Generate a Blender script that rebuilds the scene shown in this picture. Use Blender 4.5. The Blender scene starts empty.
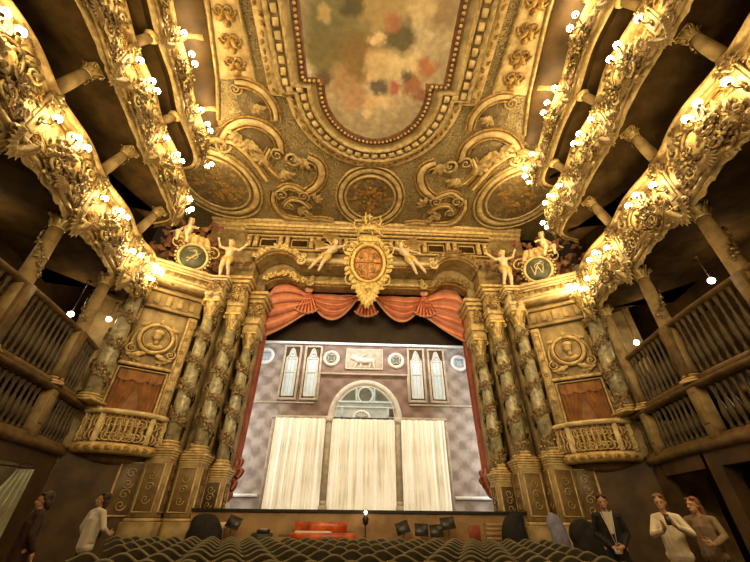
import bpy, math, random
from mathutils import Vector, Matrix
PI = math.pi
R = math.radians
C = bpy.context.scene.collection
scene = bpy.context.scene
random.seed(7)
ORD = ['', 'first', 'second', 'third', 'fourth', 'fifth', 'sixth', 'seventh', 'eighth', 'ninth', 'tenth', 'eleventh', 'twelfth', 'thirteenth', 'fourteenth', 'fifteenth', 'sixteenth',
       'seventeenth', 'eighteenth', 'nineteenth', 'twentieth', 'twenty-first', 'twenty-second', 'twenty-third', 'twenty-fourth', 'twenty-fifth', 'twenty-sixth', 'twenty-seventh', 'twenty-eighth']

# ------------------------------------------------------------------ mesh builder
class MB:
    def __init__(s):
        s.v = []; s.f = []
    def add(s, vs, fs):
        b = len(s.v)
        s.v.extend(vs)
        s.f.extend([tuple(i + b for i in f) for f in fs])
        return s
    def merge(s, o, mat=None):
        vs = [tuple(mat @ Vector(p)) for p in o.v] if mat else list(o.v)
        return s.add(vs, o.f)
    def box(s, x0, x1, y0, y1, z0, z1):
        return s.add([(x0, y0, z0), (x1, y0, z0), (x1, y1, z0), (x0, y1, z0), (x0, y0, z1), (x1, y0, z1), (x1, y1, z1), (x0, y1, z1)],
                     [(0, 3, 2, 1), (4, 5, 6, 7), (0, 1, 5, 4), (1, 2, 6, 5), (2, 3, 7, 6), (3, 0, 4, 7)])
    def bbox(s, x0, x1, y0, y1, z0, z1, b=.02):
        # chamfered box (edges cut on the vertical and top edges)
        def ring(z, i):
            return [(x0 + i + b, y0 + i, z), (x1 - i - b, y0 + i, z), (x1 - i, y0 + i + b, z), (x1 - i, y1 - i - b, z), (x1 - i - b, y1 - i, z), (x0 + i + b, y1 - i, z), (x0 + i, y1 - i - b, z), (x0 + i, y0 + i + b, z)]
        rs = ring(z0, b) + ring(z0 + b, 0) + ring(z1 - b, 0) + ring(z1, b)
        fs = [tuple(range(7, -1, -1)), tuple(range(24, 32))]
        for k in range(3):
            for j in range(8):
                a = k * 8 + j; c = k * 8 + (j + 1) % 8
                fs.append((a, c, c + 8, a + 8))
        return s.add(rs, fs)
    def lathe(s, prof, n=16, o=(0, 0, 0), cap=True):
        vs = []; fs = []
        for r, z in prof:
            for j in range(n):
                a = 2 * PI * j / n
                vs.append((o[0] + r * math.cos(a), o[1] + r * math.sin(a), o[2] + z))
        for k in range(len(prof) - 1):
            for j in range(n):
                a = k * n + j; c = k * n + (j + 1) % n
                fs.append((a, c, c + n, a + n))
        if cap:
            fs.append(tuple(range(n - 1, -1, -1))); b = (len(prof) - 1) * n
            fs.append(tuple(range(b, b + n)))
        return s.add(vs, fs)
    def tube(s, pts, r, n=6, cap=True):
        pts = [Vector(p) for p in pts]
        N = len(pts)
        rs = r if isinstance(r, (list, tuple)) else [r] * N
        up = Vector((0, 0, 1))
        vs = []; fs = []
        prev = None
        for i, p in enumerate(pts):
            t = (pts[min(i + 1, N - 1)] - pts[max(i - 1, 0)])
            if t.length < 1e-9: t = Vector((0, 0, 1))
            t.normalize()
            if prev is None:
                a = up if abs(t.z) < .9 else Vector((1, 0, 0))
                u = a.cross(t).normalized()
            else:
                u = (prev - t * prev.dot(t))
                u = u.normalized() if u.length > 1e-6 else Vector((1, 0, 0)).cross(t).normalized()
            prev = u
            w = t.cross(u)
            for j in range(n):
                an = 2 * PI * j / n
                vs.append(tuple(p + (u * math.cos(an) + w * math.sin(an)) * rs[i]))
        for i in range(N - 1):
            for j in range(n):
                a = i * n + j; c = i * n + (j + 1) % n
                fs.append((a, c, c + n, a + n))
        if cap:
            fs.append(tuple(range(n - 1, -1, -1))); b = (N - 1) * n
            fs.append(tuple(range(b, b + n)))
        return s.add(vs, fs)
    def ell(s, c, r, nu=10, nv=7, mat=None):
        if not isinstance(r, (list, tuple)): r = (r, r, r)
        vs = []; fs = []; ctr = Vector(c)
        for i in range(1, nv):
            ph = PI * i / nv
            for j in range(nu):
                a = 2 * PI * j / nu
                vs.append(Vector((r[0] * math.sin(ph) * math.cos(a), r[1] * math.sin(ph) * math.sin(a), r[2] * math.cos(ph))))
        vs.append(Vector((0, 0, r[2]))); vs.append(Vector((0, 0, -r[2])))
        T = len(vs) - 2
        for i in range(nv - 2):
            for j in range(nu):
                a = i * nu + j; c = i * nu + (j + 1) % nu
                fs.append((a, a + nu, c + nu, c))
        for j in range(nu):
            fs.append((T, j, (j + 1) % nu)); b = (nv - 2) * nu
            fs.append((T + 1, b + (j + 1) % nu, b + j))
        vs = [tuple((mat @ p if mat else p) + ctr) for p in vs]
        return s.add(vs, fs)
    def cap(s, p0, r0, p1, r1, n=10):
        # closed tapered capsule
        p0 = Vector(p0); p1 = Vector(p1)
        t = p1 - p0
        L = t.length
        t = t / L if L > 1e-6 else Vector((0, 0, 1))
        pts = [p0 - t * r0 * .95, p0 - t * r0 * .7, p0, p0 + (p1 - p0) * .5, p1, p1 + t * r1 * .7, p1 + t * r1 * .95]
        rs = [r0 * .3, r0 * .72, r0, (r0 + r1) / 2, r1, r1 * .72, r1 * .3]
        return s.tube(pts, rs, n)
    def sweep(s, pts, nrm, prof, flip=False):
        # pts/nrm: plan points and inward normals; prof: (n, z) pairs
        k = len(prof); vs = []; fs = []
        for (x, y), (a, b) in zip(pts, nrm):
            for n, z in prof:
                vs.append((x + a * n, y + b * n, z))
        for i in range(len(pts) - 1):
            for j in range(k - 1):
                q = (i * k + j, i * k + j + 1, (i + 1) * k + j + 1, (i + 1) * k + j)
                fs.append(q if not flip else q[::-1])
        return s.add(vs, fs)
    def grid(s, fn, nu, nv):
        vs = [fn(i / nu, j / nv) for i in range(nu + 1) for j in range(nv + 1)]
        fs = []
        for i in range(nu):
            for j in range(nv):
                a = i * (nv + 1) + j
                fs.append((a, a + nv + 1, a + nv + 2, a + 1))
        return s.add(vs, fs)
    def prism(s, poly, z0, z1):
        # polygon in xy, extruded along z
        n = len(poly)
        vs = [(x, y, z0) for x, y in poly] + [(x, y, z1) for x, y in poly]
        fs = [tuple(range(n - 1, -1, -1)), tuple(range(n, 2 * n))] + [(j, (j + 1) % n, (j + 1) % n + n, j + n) for j in range(n)]
        return s.add(vs, fs)
    def ring(s, outer, inner, z0, z1):
        n = len(outer)
        vs = [(x, y, z0) for x, y in outer] + [(x, y, z0) for x, y in inner] + [(x, y, z1) for x, y in outer] + [(x, y, z1) for x, y in inner]
        fs = []
        for j in range(n):
            k = (j + 1) % n
            fs += [(2 * n + j, 2 * n + k, 3 * n + k, 3 * n + j), (j, k, 2 * n + k, 2 * n + j), (n + k, n + j, 3 * n + j, 3 * n + k), (j, n + j, n + k, k)]
        return s.add(vs, fs)
    def xf(s, m):
        s.v = [tuple(m @ Vector(p)) for p in s.v]
        if m.determinant() < 0: s.f = [f[::-1] for f in s.f]
        return s
    def mirx(s):
        s.v = [(-x, y, z) for x, y, z in s.v]; s.f = [f[::-1] for f in s.f]
        return s
    def mesh(s, name, mat=None, smooth=True):
        me = bpy.data.meshes.new(name)
        me.from_pydata(s.v, [], s.f)
        if smooth: me.polygons.foreach_set('use_smooth', [True] * len(me.polygons))
        if mat: me.materials.append(mat)
        me.update()
        return me

def link(name, me, parent=None, mat4=None):
    o = bpy.data.objects.new(name, me); C.objects.link(o)
    if parent: o.parent = parent
    if mat4 is not None: o.matrix_local = mat4
    return o
def obj(name, m, mat, parent=None, smooth=True, mat4=None):
    return link(name, m.mesh(name, mat, smooth), parent, mat4)
def tag(o, label, cat, group=None, kind=None):
    if label: o['label'] = label
    if cat: o['category'] = cat
    if group: o['group'] = group
    if kind: o['kind'] = kind
    return o
def thing(name, label, cat, loc=(0, 0, 0), rz=0, group=None):
    o = bpy.data.objects.new(name, None); C.objects.link(o)
    o.location = loc; o.rotation_euler = (0, 0, rz); o.empty_display_size = .1
    return tag(o, label, cat, group)
def struct(name, m, mat, smooth=False):
    o = obj(name, m, mat, None, smooth); o['kind'] = 'structure'
    return o
def dup(o, label=None, mat4=None):
    r = o.copy(); C.objects.link(r)
    if mat4 is not None: r.matrix_world = mat4
    if label: r['label'] = label
    for ch in list(o.children):
        c = ch.copy(); C.objects.link(c); c.parent = r
        for g in list(ch.children):
            d = g.copy(); C.objects.link(d); d.parent = c
    return r
def basis(o, x, y, z):
    m = Matrix.Identity(4)
    for i, c in enumerate((x, y, z, o)):
        for k in range(3): m[k][i] = c[k]
    return m
def T(x, y, z): return Matrix.Translation((x, y, z))

# ------------------------------------------------------------------ materials
class NT:
    def __init__(s, name):
        s.m = bpy.data.materials.new(name); s.m.use_nodes = True
        s.t = s.m.node_tree; s.b = s.t.nodes['Principled BSDF']
        s.co = s.t.nodes.new('ShaderNodeTexCoord')
        s.src = s.co.outputs['Object']
    def n(s, typ, **kw):
        nd = s.t.nodes.new(typ)
        for k, v in kw.items(): setattr(nd, k, v)
        return nd
    def l(s, a, b): s.t.links.new(a, b)
    def warp(s, scale, amt):
        nz = s.noise(scale, 3)
        mx = s.n('ShaderNodeVectorMath', operation='SCALE'); s.l(nz.outputs['Color'], mx.inputs[0]); mx.inputs['Scale'].default_value = amt
        ad = s.n('ShaderNodeVectorMath', operation='ADD'); s.l(s.src, ad.inputs[0]); s.l(mx.outputs[0], ad.inputs[1])
        return ad.outputs[0]
    def noise(s, scale, detail=4, src=None, dist=0, rough=.55):
        nz = s.n('ShaderNodeTexNoise')
        nz.inputs['Scale'].default_value = scale; nz.inputs['Detail'].default_value = detail; nz.inputs['Distortion'].default_value = dist; nz.inputs['Roughness'].default_value = rough
        s.l(src or s.src, nz.inputs['Vector'])
        return nz
    def ramp(s, fac, stops, interp='LINEAR'):
        r = s.n('ShaderNodeValToRGB'); cr = r.color_ramp; cr.interpolation = interp
        while len(cr.elements) < len(stops): cr.elements.new(.5)
        for e, (p, c) in zip(cr.elements, stops):
            e.position = p; e.color = (c, c, c, 1) if isinstance(c, (int, float)) else (*c, 1)
        s.l(fac, r.inputs['Fac'])
        return r.outputs['Color']
    def mix(s, fac, a, b, mode='MIX'):
        x = s.n('ShaderNodeMix', data_type='RGBA', blend_type=mode)
        if isinstance(fac, (int, float)): x.inputs[0].default_value = fac
        else: s.l(fac, x.inputs[0])
        for k, v in ((6, a), (7, b)):
            if isinstance(v, tuple): x.inputs[k].default_value = (*v, 1)
            else: s.l(v, x.inputs[k])
        return x.outputs[2]
    def math(s, op, a, b=0, c=None):
        x = s.n('ShaderNodeMath', operation=op)
        for k, v in ((0, a), (1, b), (2, c)):
            if v is None: continue
            if isinstance(v, (int, float)): x.inputs[k].default_value = v
            else: s.l(v, x.inputs[k])
        return x.outputs[0]
    def col(s, c):
        if isinstance(c, tuple): s.b.inputs['Base Color'].default_value = (*c, 1)
        else: s.l(c, s.b.inputs['Base Color'])
        return s
    def set(s, rough=.5, metal=0, spec=.5, emit=None, es=0):
        s.b.inputs['Roughness'].default_value = rough; s.b.inputs['Metallic'].default_value = metal; s.b.inputs['Specular IOR Level'].default_value = spec
        if emit: s.b.inputs['Emission Color'].default_value = (*emit, 1); s.b.inputs['Emission Strength'].default_value = es
        return s
    def bump(s, h, strength=.4, dist=.03):
        b = s.n('ShaderNodeBump'); b.inputs['Strength'].default_value = strength; b.inputs['Distance'].default_value = dist
        s.l(h, b.inputs['Height']); s.l(b.outputs[0], s.b.inputs['Normal'])
        return s

def crevice_shade(t, c, dk, dist=.16):  # paints shade into crevices: colour darkened by ambient occlusion
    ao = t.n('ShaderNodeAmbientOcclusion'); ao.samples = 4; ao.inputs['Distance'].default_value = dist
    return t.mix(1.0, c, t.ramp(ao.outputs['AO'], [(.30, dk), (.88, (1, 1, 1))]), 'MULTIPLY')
def two(name, a, b, scale=4, rough=.5, metal=0, bump=0, lo=.35, hi=.65, detail=4, spec=.4, shade_col=None):
    t = NT(name); nz = t.noise(scale, detail)
    c = t.ramp(nz.outputs['Fac'], [(lo, a), (hi, b)])
    t.col(crevice_shade(t, c, shade_col) if shade_col else c).set(rough, metal, spec)  # optional tint paints shade into the recesses
    if bump: t.bump(nz.outputs['Fac'], bump)
    return t.m

def engraved(name, base, dark, line, scale=3.0, rough=.5, metal=0, ls=.06, spec=.4):
    """plaster carrying engraved scroll lines: warped voronoi edges plus warped bands"""
    t = NT(name)
    w = t.warp(scale * .6, .45)
    v = t.n('ShaderNodeTexVoronoi', feature='DISTANCE_TO_EDGE'); v.inputs['Scale'].default_value = scale; t.l(w, v.inputs['Vector'])
    nz = t.noise(scale * .9, 2, w, 1.5)
    band = t.math('FRACT', t.math('MULTIPLY', nz.outputs['Fac'], 7.0))
    bl = t.ramp(band, [(0, 0), (.10, 1), (.86, 1), (1, 0)])
    vl = t.ramp(v.outputs['Distance'], [(0, 0), (ls, 1)])
    g = t.noise(1.3, 5)
    c0 = t.ramp(g.outputs['Fac'], [(.3, dark), (.62, base)])
    f = t.mix(1.0, bl, vl, 'MULTIPLY')
    c = t.mix(f, line, c0)
    t.col(crevice_shade(t, c, (.2, .11, .03))).set(rough, metal, spec).bump(f, .35, .03)
    return t.m

M = {}
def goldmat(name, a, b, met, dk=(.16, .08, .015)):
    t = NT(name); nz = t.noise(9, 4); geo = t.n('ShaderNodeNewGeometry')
    pt = t.ramp(geo.outputs['Pointiness'], [(.42, dk), (.51, (1, 1, 1))])  # creases darkened in the colour as painted shade
    t.col(crevice_shade(t, t.mix(1.0, t.ramp(nz.outputs['Fac'], [(.3, a), (.65, b)]), pt, 'MULTIPLY'), (.10, .05, .015), .12)).set(.38, met, .5)
    return t.m
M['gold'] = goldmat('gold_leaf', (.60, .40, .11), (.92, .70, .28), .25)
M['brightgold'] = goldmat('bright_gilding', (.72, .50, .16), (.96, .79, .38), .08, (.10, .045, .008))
M['crest'] = two('crest_gold', (.66, .43, .10), (.97, .76, .30), 7, .36, .1, .1, shade_col=(.35, .19, .05))
M['gold_dark'] = two('aged_gold', (.20, .11, .025), (.50, .30, .08), 8, .45, .3, .2)
M['gilt'] = engraved('gilt_plaster', (.92, .74, .36), (.70, .48, .17), (.20, .10, .02), 2.6, .5)
M['cream'] = two('cream_gilding', (.60, .43, .18), (.90, .73, .40), 3, .5, .0, .15, shade_col=(.22, .13, .05))
M['mould'] = two('gilded_moulding', (.44, .29, .10), (.76, .56, .25), 5, .45, .12, .15, shade_col=(.16, .09, .03))
t = NT('painted_stucco'); w = t.warp(1.1, .7); nz = t.noise(1.7, 2, w, 2.2); n2 = t.noise(4.2, 2, t.warp(2.5, .35), 1.5)
b1 = t.ramp(t.math('FRACT', t.math('MULTIPLY', nz.outputs['Fac'], 10.0)), [(0, 0), (.12, .15), (.35, 1), (.62, 1), (.85, .1), (1, 0)])
b2 = t.ramp(t.math('FRACT', t.math('MULTIPLY', n2.outputs['Fac'], 6.0)), [(0, .35), (.3, 1), (.7, 1), (1, .35)])
f = t.mix(1.0, b1, b2, 'MULTIPLY')
hi = t.ramp(t.noise(.7, 4).outputs['Fac'], [(.35, (.36, .26, .105)), (.62, (.60, .46, .21))])
lo = t.ramp(t.noise(.5, 4).outputs['Fac'], [(.35, (.085, .05, .016)), (.6, (.155, .115, .04))])
t.col(t.mix(f, lo, hi)).set(.6).bump(f, .5, .06); M['stucco'] = t.m
M['stone'] = two('tan_stone', (.23, .15, .055), (.46, .33, .145), 2.2, .6, 0, .15, shade_col=(.18, .11, .04))
M['brown'] = two('brown_wall', (.055, .030, .009), (.12, .066, .021), 1.5, .6, 0, .1)
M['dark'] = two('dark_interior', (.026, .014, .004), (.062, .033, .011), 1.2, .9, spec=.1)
M['ceilcream'] = two('ceiling_cream', (.38, .26, .10), (.72, .55, .27), 2.5, .5, 0, .15, shade_col=(.14, .08, .03))
M['ceilmould'] = two('ceiling_gilt', (.28, .185, .06), (.56, .41, .18), 5, .5, .05, .15, shade_col=(.12, .07, .025))
M['wood'] = two('gallery_wood', (.10, .058, .02), (.21, .13, .048), 3, .45, 0, .1)
M['balus'] = two('baluster_wood', (.05, .032, .012), (.115, .075, .03), 5, .45)
t = NT('green_marble'); a = t.noise(2.2, 6, None, 1.8); b = t.noise(7, 4, None, .6)
c = t.ramp(a.outputs['Fac'], [(.3, (.08, .075, .035)), (.42, (.28, .25, .13)), (.54, (.50, .44, .25)), (.68, (.80, .68, .40))])
t.col(t.mix(.35, c, t.ramp(b.outputs['Fac'], [(.35, (.10, .07, .02)), (.65, (.5, .44, .28))]))).set(.32, 0, .5); M['marble'] = t.m
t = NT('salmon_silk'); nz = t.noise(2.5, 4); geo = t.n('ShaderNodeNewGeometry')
t.col(t.mix(1.0, t.ramp(nz.outputs['Fac'], [(.35, (.55, .16, .075)), (.65, (.74, .27, .14))]), t.ramp(geo.outputs['Pointiness'], [(.465, (.28, .16, .12)), (.505, (1, 1, 1)), (.54, (1.25, 1.3, 1.35))]), 'MULTIPLY')).set(.42); M['red'] = t.m  # fold shading painted in: creases darkened, ridges lightened
M['redd'] = two('red_drape', (.22, .045, .02), (.36, .09, .04), 2.5, .6, 0, .1)
M['fringe'] = two('rose_fringe', (.50, .22, .12), (.72, .40, .25), 20, .6)
M['orange'] = two('orange_curtain', (.20, .075, .018), (.36, .15, .04), 2.5, .6, 0, .1)
M['flesh'] = two('painted_flesh', (.70, .50, .30), (.90, .72, .48), 6, .45)
M['cloud'] = two('red_brown_drapery', (.09, .03, .012), (.24, .10, .04), 3, .6)
M['floor'] = two('parquet', (.06, .035, .015), (.12, .07, .03), 3, .5)
M['black'] = two('black_lacquer', (.012, .010, .008), (.03, .025, .02), 5, .35)
M['blackcloth'] = two('black_cloth', (.008, .007, .006), (.02, .017, .014), 5, .8)
M['pitwood'] = two('pit_panel', (.24, .13, .05), (.42, .25, .11), 1.4, .5)
M['redlac'] = two('red_lacquer', (.30, .04, .008), (.72, .15, .03), 2.2, .3)
M['seat'] = two('seat_fabric', (.055, .045, .022), (.10, .082, .045), 6, .75)
M['seatrim'] = two('seat_wood', (.15, .125, .068), (.23, .19, .11), 5, .6)
M['skin'] = two('skin', (.50, .27, .15), (.60, .34, .20), 12, .5)
M['hair'] = two('brown_hair', (.03, .016, .008), (.07, .035, .016), 20, .55)
M['hairr'] = two('auburn_hair', (.16, .065, .022), (.25, .11, .04), 20, .55)
M['white'] = two('white_cotton', (.68, .60, .48), (.80, .72, .58), 6, .7)
M['creamtop'] = two('cream_blouse', (.74, .64, .47), (.88, .78, .60), 8, .7)
M['lightcloth'] = two('light_trousers', (.42, .33, .20), (.55, .44, .28), 8, .7)
M['navy'] = two('dark_jacket', (.010, .009, .010), (.022, .02, .02), 8, .7)
M['paper'] = two('paper', (.75, .70, .6), (.85, .8, .7), 8, .6)
M['phone'] = two('phone_shell', (.02, .02, .02), (.03, .03, .03), 8, .25)
M['lilac'] = two('lilac_cloth', (.20, .19, .30), (.30, .29, .42), 6, .7)
M['iron'] = two('bronze_arm', (.07, .04, .012), (.16, .09, .03), 10, .4, .5)
M['whitepaint'] = two('white_paint', (.72, .72, .70), (.82, .82, .80), 5, .5)
M['palecurt'] = two('pale_green_curtain', (.30, .29, .17), (.46, .45, .29), 2, .7)
def glow(name, col, st):
    t = NT(name); nz = t.noise(3, 1)
    t.l(t.ramp(nz.outputs['Fac'], [(.3, tuple(c * .95 for c in col)), (.7, col)]), t.b.inputs['Emission Color'])
    t.b.inputs['Emission Strength'].default_value = st; t.col((.9, .85, .7)).set(.3)
    return t.m
M['globe'] = glow('lit_globe', (1, .74, .34), 112)
M['globe_in'] = glow('lit_globe_inner', (1, .76, .42), 26)

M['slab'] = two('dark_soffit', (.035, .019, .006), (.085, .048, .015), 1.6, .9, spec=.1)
# ------------------------------------------------------------------ paths in plan
def catmull(P, step=.12):
    out = []
    Q = [P[0]] + P + [P[-1]]
    for i in range(1, len(Q) - 2):
        p0, p1, p2, p3 = Q[i - 1], Q[i], Q[i + 1], Q[i + 2]
        n = max(2, int(math.dist(p1, p2) / step))
        for k in range(n):
            t = k / n
            out.append(tuple(.5 * (2 * b + (c - a) * t + (2 * a - 5 * b + 4 * c - d) * t * t + (3 * b - a - 3 * c + d) * t ** 3) for a, b, c, d in zip(p0, p1, p2, p3)))
    out.append(P[-1])
    return out
def normals(pts, side=1):
    out = []
    for i in range(len(pts)):
        a = pts[max(i - 1, 0)]; b = pts[min(i + 1, len(pts) - 1)]
        dx, dy = b[0] - a[0], b[1] - a[1]; L = math.hypot(dx, dy) or 1
        out.append((-dy / L * side, dx / L * side))
    return out
class Path:
    """right-hand plan curve from back (small Y) to the stage; normals point into the hall"""
    def __init__(s, P, wave=0, bays=None):
        s.p = catmull(P)
        s.n = normals(s.p)
        if wave and bays:
            q = []
            for (x, y), (a, b) in zip(s.p, s.n):
                w = 0
                for i in range(len(bays) - 1):
                    if bays[i] <= y <= bays[i + 1]:
                        w = wave * math.sin(PI * (y - bays[i]) / (bays[i + 1] - bays[i])) ** 2
                q.append((x + a * w, y + b * w))
            s.p = q; s.n = normals(s.p)
    def at(s, y):
        for i, p in enumerate(s.p):
            if p[1] >= y: return s.p[i], s.n[i]
        return s.p[-1], s.n[-1]
    def cut(s, y0, y1):
        I = [i for i, p in enumerate(s.p) if y0 <= p[1] <= y1]
        return [s.p[i] for i in I], [s.n[i] for i in I]

# ------------------------------------------------------------------ ornament pieces (local frame: x right, y up, z out of the face)
def leaf(m, o, ang, L, w, curv, lift=.06, n=7, tip=0):
    x, y = o[0], o[1]; z0 = o[2] if len(o) > 2 else 0
    vs = []; fs = []
    for i in range(n + 1):
        t = i / n
        a = ang + curv * t * t
        ww = w * max(.04, math.sin(PI * min(1, .12 + t * .88)) ** .8) * (1 + .28 * math.sin(t * 19))
        z = z0 + lift * math.sin(PI * min(1, t * .9 + .05)) + tip * t * t
        nx, ny = -math.sin(a), math.cos(a)
        vs += [(x + nx * ww, y + ny * ww, z - .25 * ww), (x, y, z + ww * .3), (x - nx * ww, y - ny * ww, z - .25 * ww)]
        x += math.cos(a) * L / n; y += math.sin(a) * L / n
    for i in range(n):
        for j in (0, 1):
            a = i * 3 + j
            fs.append((a, a + 1, a + 4, a + 3)[::-1])
    m.add(vs, fs)
def volute(m, c, Rr, turns, hand=1, start=0, r=.035, z=.06, n=20, seg=5):
    pts = []; rs = []
    for i in range(n + 1):
        t = i / n
        a = start + hand * turns * 2 * PI * t
        q = Rr * (1 - t) ** .9 + .01
        pts.append((c[0] + q * math.cos(a), c[1] + q * math.sin(a), (c[2] if len(c) > 2 else 0) + z + .05 * t)); rs.append(r * (1 - .45 * t))
    m.tube(pts, rs, seg)
def band2(m, path, w, h=.06, z=0, n=5):
    """half-round raised band along a path lying in the local xy plane"""
    N = len(path); nr = normals(path); vs = []; fs = []
    for i, ((x, y), (a, b)) in enumerate(zip(path, nr)):
        ww = w(i / (N - 1)) if callable(w) else w
        for j in range(n + 1):
            th = PI * j / n
            q = ww * math.cos(th)
            vs.append((x + a * q, y + b * q, z + h * math.sin(th)))
    k = n + 1
    for i in range(N - 1):
        for j in range(n):
            fs.append((i * k + j, (i + 1) * k + j, (i + 1) * k + j + 1, i * k + j + 1))
    m.add(vs, fs)
def oval(cx, cy, rx, ry, n=40, rot=0, a0=0, a1=2 * PI):
    out = []
    for i in range(n):
        a = a0 + (a1 - a0) * i / (n if a1 - a0 > 6.28 else n - 1)
        x, y = rx * math.cos(a), ry * math.sin(a)
        out.append((cx + x * math.cos(rot) - y * math.sin(rot), cy + x * math.sin(rot) + y * math.cos(rot)))
    return out
def spiral(cx, cy, r0, r1, a0, a1, n=24):
    return [(cx + (r0 + (r1 - r0) * i / n) * math.cos(a0 + (a1 - a0) * i / n), cy + (r0 + (r1 - r0) * i / n) * math.sin(a0 + (a1 - a0) * i / n)) for i in range(n + 1)]

def cluster(seed, w, h, n=60, size=.16, dens=0):
    """bunch of curling acanthus leaves and berries"""
    rnd = random.Random(seed); m = MB()
    for i in range(n):
        x = rnd.gauss(0, .36) * w / 1.2; y = rnd.gauss(0, .36) * h / 1.2
        d = math.hypot(x / w, y / h)
        z = max(0, .20 * (1 - 2 * d)) * rnd.uniform(.6, 1.3)
        a = math.atan2(y, x) + rnd.uniform(-1, 1)
        s = size * rnd.uniform(.6, 1.25)
        leaf(m, (x, y, z), a, s * 1.4, s * .36, rnd.uniform(-2.4, 2.4), s * .5, 5, s * .35)
    for i in range(n // 4):
        x = rnd.gauss(0, .3) * w / 1.2; y = rnd.gauss(0, .3) * h / 1.2
        m.ell((x, y, .12 + rnd.uniform(0, .12)), size * .28, 6, 5)
    for i in range(n // 10):
        x = rnd.gauss(0, .33) * w / 1.2; y = rnd.gauss(0, .33) * h / 1.2
        volute(m, (x, y), size * .8, 1.3, rnd.choice((-1, 1)), rnd.uniform(0, 6), size * .16, .12, 12, 4)
    return m
def cartouche(seed, w, h, shield=True):
    """mirror-symmetric rocaille cartouche"""
    rnd = random.Random(seed); m = MB()
    if shield:
        m.ell((0, 0, 0), (w * .20, h * .24, .13), 16, 8)
        band2(m, oval(0, 0, w * .23, h * .28, 28) + [(w * .23, 0)], .045, .12)
    for sg in (1, -1):
        k = MB()
        volute(k, (w * .33, h * .24), h * .16, 1.6, -1, PI, .05, .08)
        volute(k, (w * .30, -h * .27), h * .13, 1.6, 1, PI * .9, .045, .08)
        volute(k, (w * .14, h * .42), h * .09, 1.5, 1, PI, .035, .1)
        for i in range(22):
            a = rnd.uniform(-PI / 2, PI / 2)
            x = math.cos(a) * w * rnd.uniform(.22, .44); y = math.sin(a) * h * rnd.uniform(.28, .46)
            s = rnd.uniform(.10, .2)
            leaf(k, (x, y, rnd.uniform(.02, .1)), math.atan2(y, x) + rnd.uniform(-.9, .9), s * 1.6, s * .36, rnd.uniform(-2.2, 2.2), s * .5, 6, s * .3)
        for i in range(5):
            leaf(k, (.01, h * .30, .1), PI / 2 - .25 * i, h * .22, .04, -.4, .12, 6)
            leaf(k, (.01, -h * .30, .08), -PI / 2 + .22 * i, h * .26, .04, .5, .1, 6)
        if sg < 0: k.mirx()
        m.merge(k)
    return m
def pendant(seed, w, h):
    rnd = random.Random(seed); m = MB()
    for sg in (1, -1):
        k = MB()
        volute(k, (w * .28, -h * .1), w * .2, 1.5, -1, PI, .045, .05)
        for i in range(7):
            leaf(k, (w * .03 * i, -h * .06 * (7 - i), .03 + .02 * i), -PI / 2 + .22 * i, h * (.62 - .05 * i), w * .11, .5 + .2 * i, .12, 7, .06)
        for i in range(5):
            leaf(k, (w * .1 * i, -.02, .05), -.9 + rnd.uniform(-.4, .4), h * .3, w * .08, rnd.uniform(-1, 1.5), .1, 6, .05)
        if sg < 0: k.mirx()
        m.merge(k)
    m.ell((0, -h * .12, .1), (w * .14, h * .1, .1), 8, 6)
    return m
def frame_panel(w, h):
    m = MB()
    c = min(w, h) * .2
    P = []
    for sx, sy, a0 in ((1, 1, 1.5 * PI), (-1, 1, 0), (-1, -1, .5 * PI), (1, -1, PI)):
        arc = [(sx * w / 2 + c * math.cos(a), sy * h / 2 + c * math.sin(a)) for a in [(PI + (0 if sx > 0 else PI / 2) * 0)]][:0]
        cx, cy = sx * w / 2, sy * h / 2
        # concave corners
        aa = {(1, 1): (1.5 * PI, PI), (-1, 1): (0, -.5 * PI), (-1, -1): (.5 * PI, 0), (1, -1): (PI, .5 * PI)}[(sx, sy)]
        for i in range(7):
            a = aa[0] + (aa[1] - aa[0]) * i / 6
            P.append((cx + c * math.cos(a), cy + c * math.sin(a)))
    P.append(P[0])
    band2(m, P, .03, .05)
    Q = [(x * .86, y * .8) for x, y in P]
    band2(m, Q, .014, .03)
    for sx in (1, -1):
        for sy in (1, -1):
            volute(m, (sx * w * .36, sy * h * .28), h * .1, 1.4, sx * sy, 0, .02, .02, 14, 4)
    return m

# ------------------------------------------------------------------ hall shell
CZ = 16.3
m = MB(); m.box(-14, 14, -7, 15.2, -.2, 0); struct('floor', m, M['floor'])
m = MB(); m.box(-14, 14, -7, 16.6, CZ + .02, CZ + .3); struct('ceiling', m, M['stucco'])
m = MB(); m.box(-14, 14, -7.2, -7, 0, CZ); struct('wall_back', m, M['brown'])

PL = [(8.9, -1.5), (8.9, 2), (8.98, 5), (9.12, 7.5), (9.35, 9.5), (9.7, 11.4), (9.95, 12.4), (10.15, 13.25)]
PA = [(8.5, -1.5), (8.55, 2), (8.75, 4.5), (9.0, 6.0), (9.2, 7.4), (9.42, 9.2), (9.6, 10.7), (9.72, 12.0), (9.9, 12.6), (10.35, 13.0)]
PB = [(7.9, -1.5), (7.9, 2), (7.95, 4), (8.1, 5.5), (8.35, 7), (8.5, 8.5), (8.66, 10), (8.75, 11.0), (9.0, 11.6), (9.9, 11.9)]
PC = [(7.1, -1.5), (7.15, 2), (7.28, 4.3), (7.43, 5.5), (7.63, 6.8), (7.82, 8.2), (7.95, 9.4), (8.05, 10.2), (8.4, 10.7), (9.3, 10.9)]
BAYS = {-1: [-.4, 2.4, 5.3, 8.1, 11.1], 1: [.5, 3.5, 6.5, 9.5, 12.3]}
SIDE = {-1: 'left', 1: 'right'}

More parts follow.
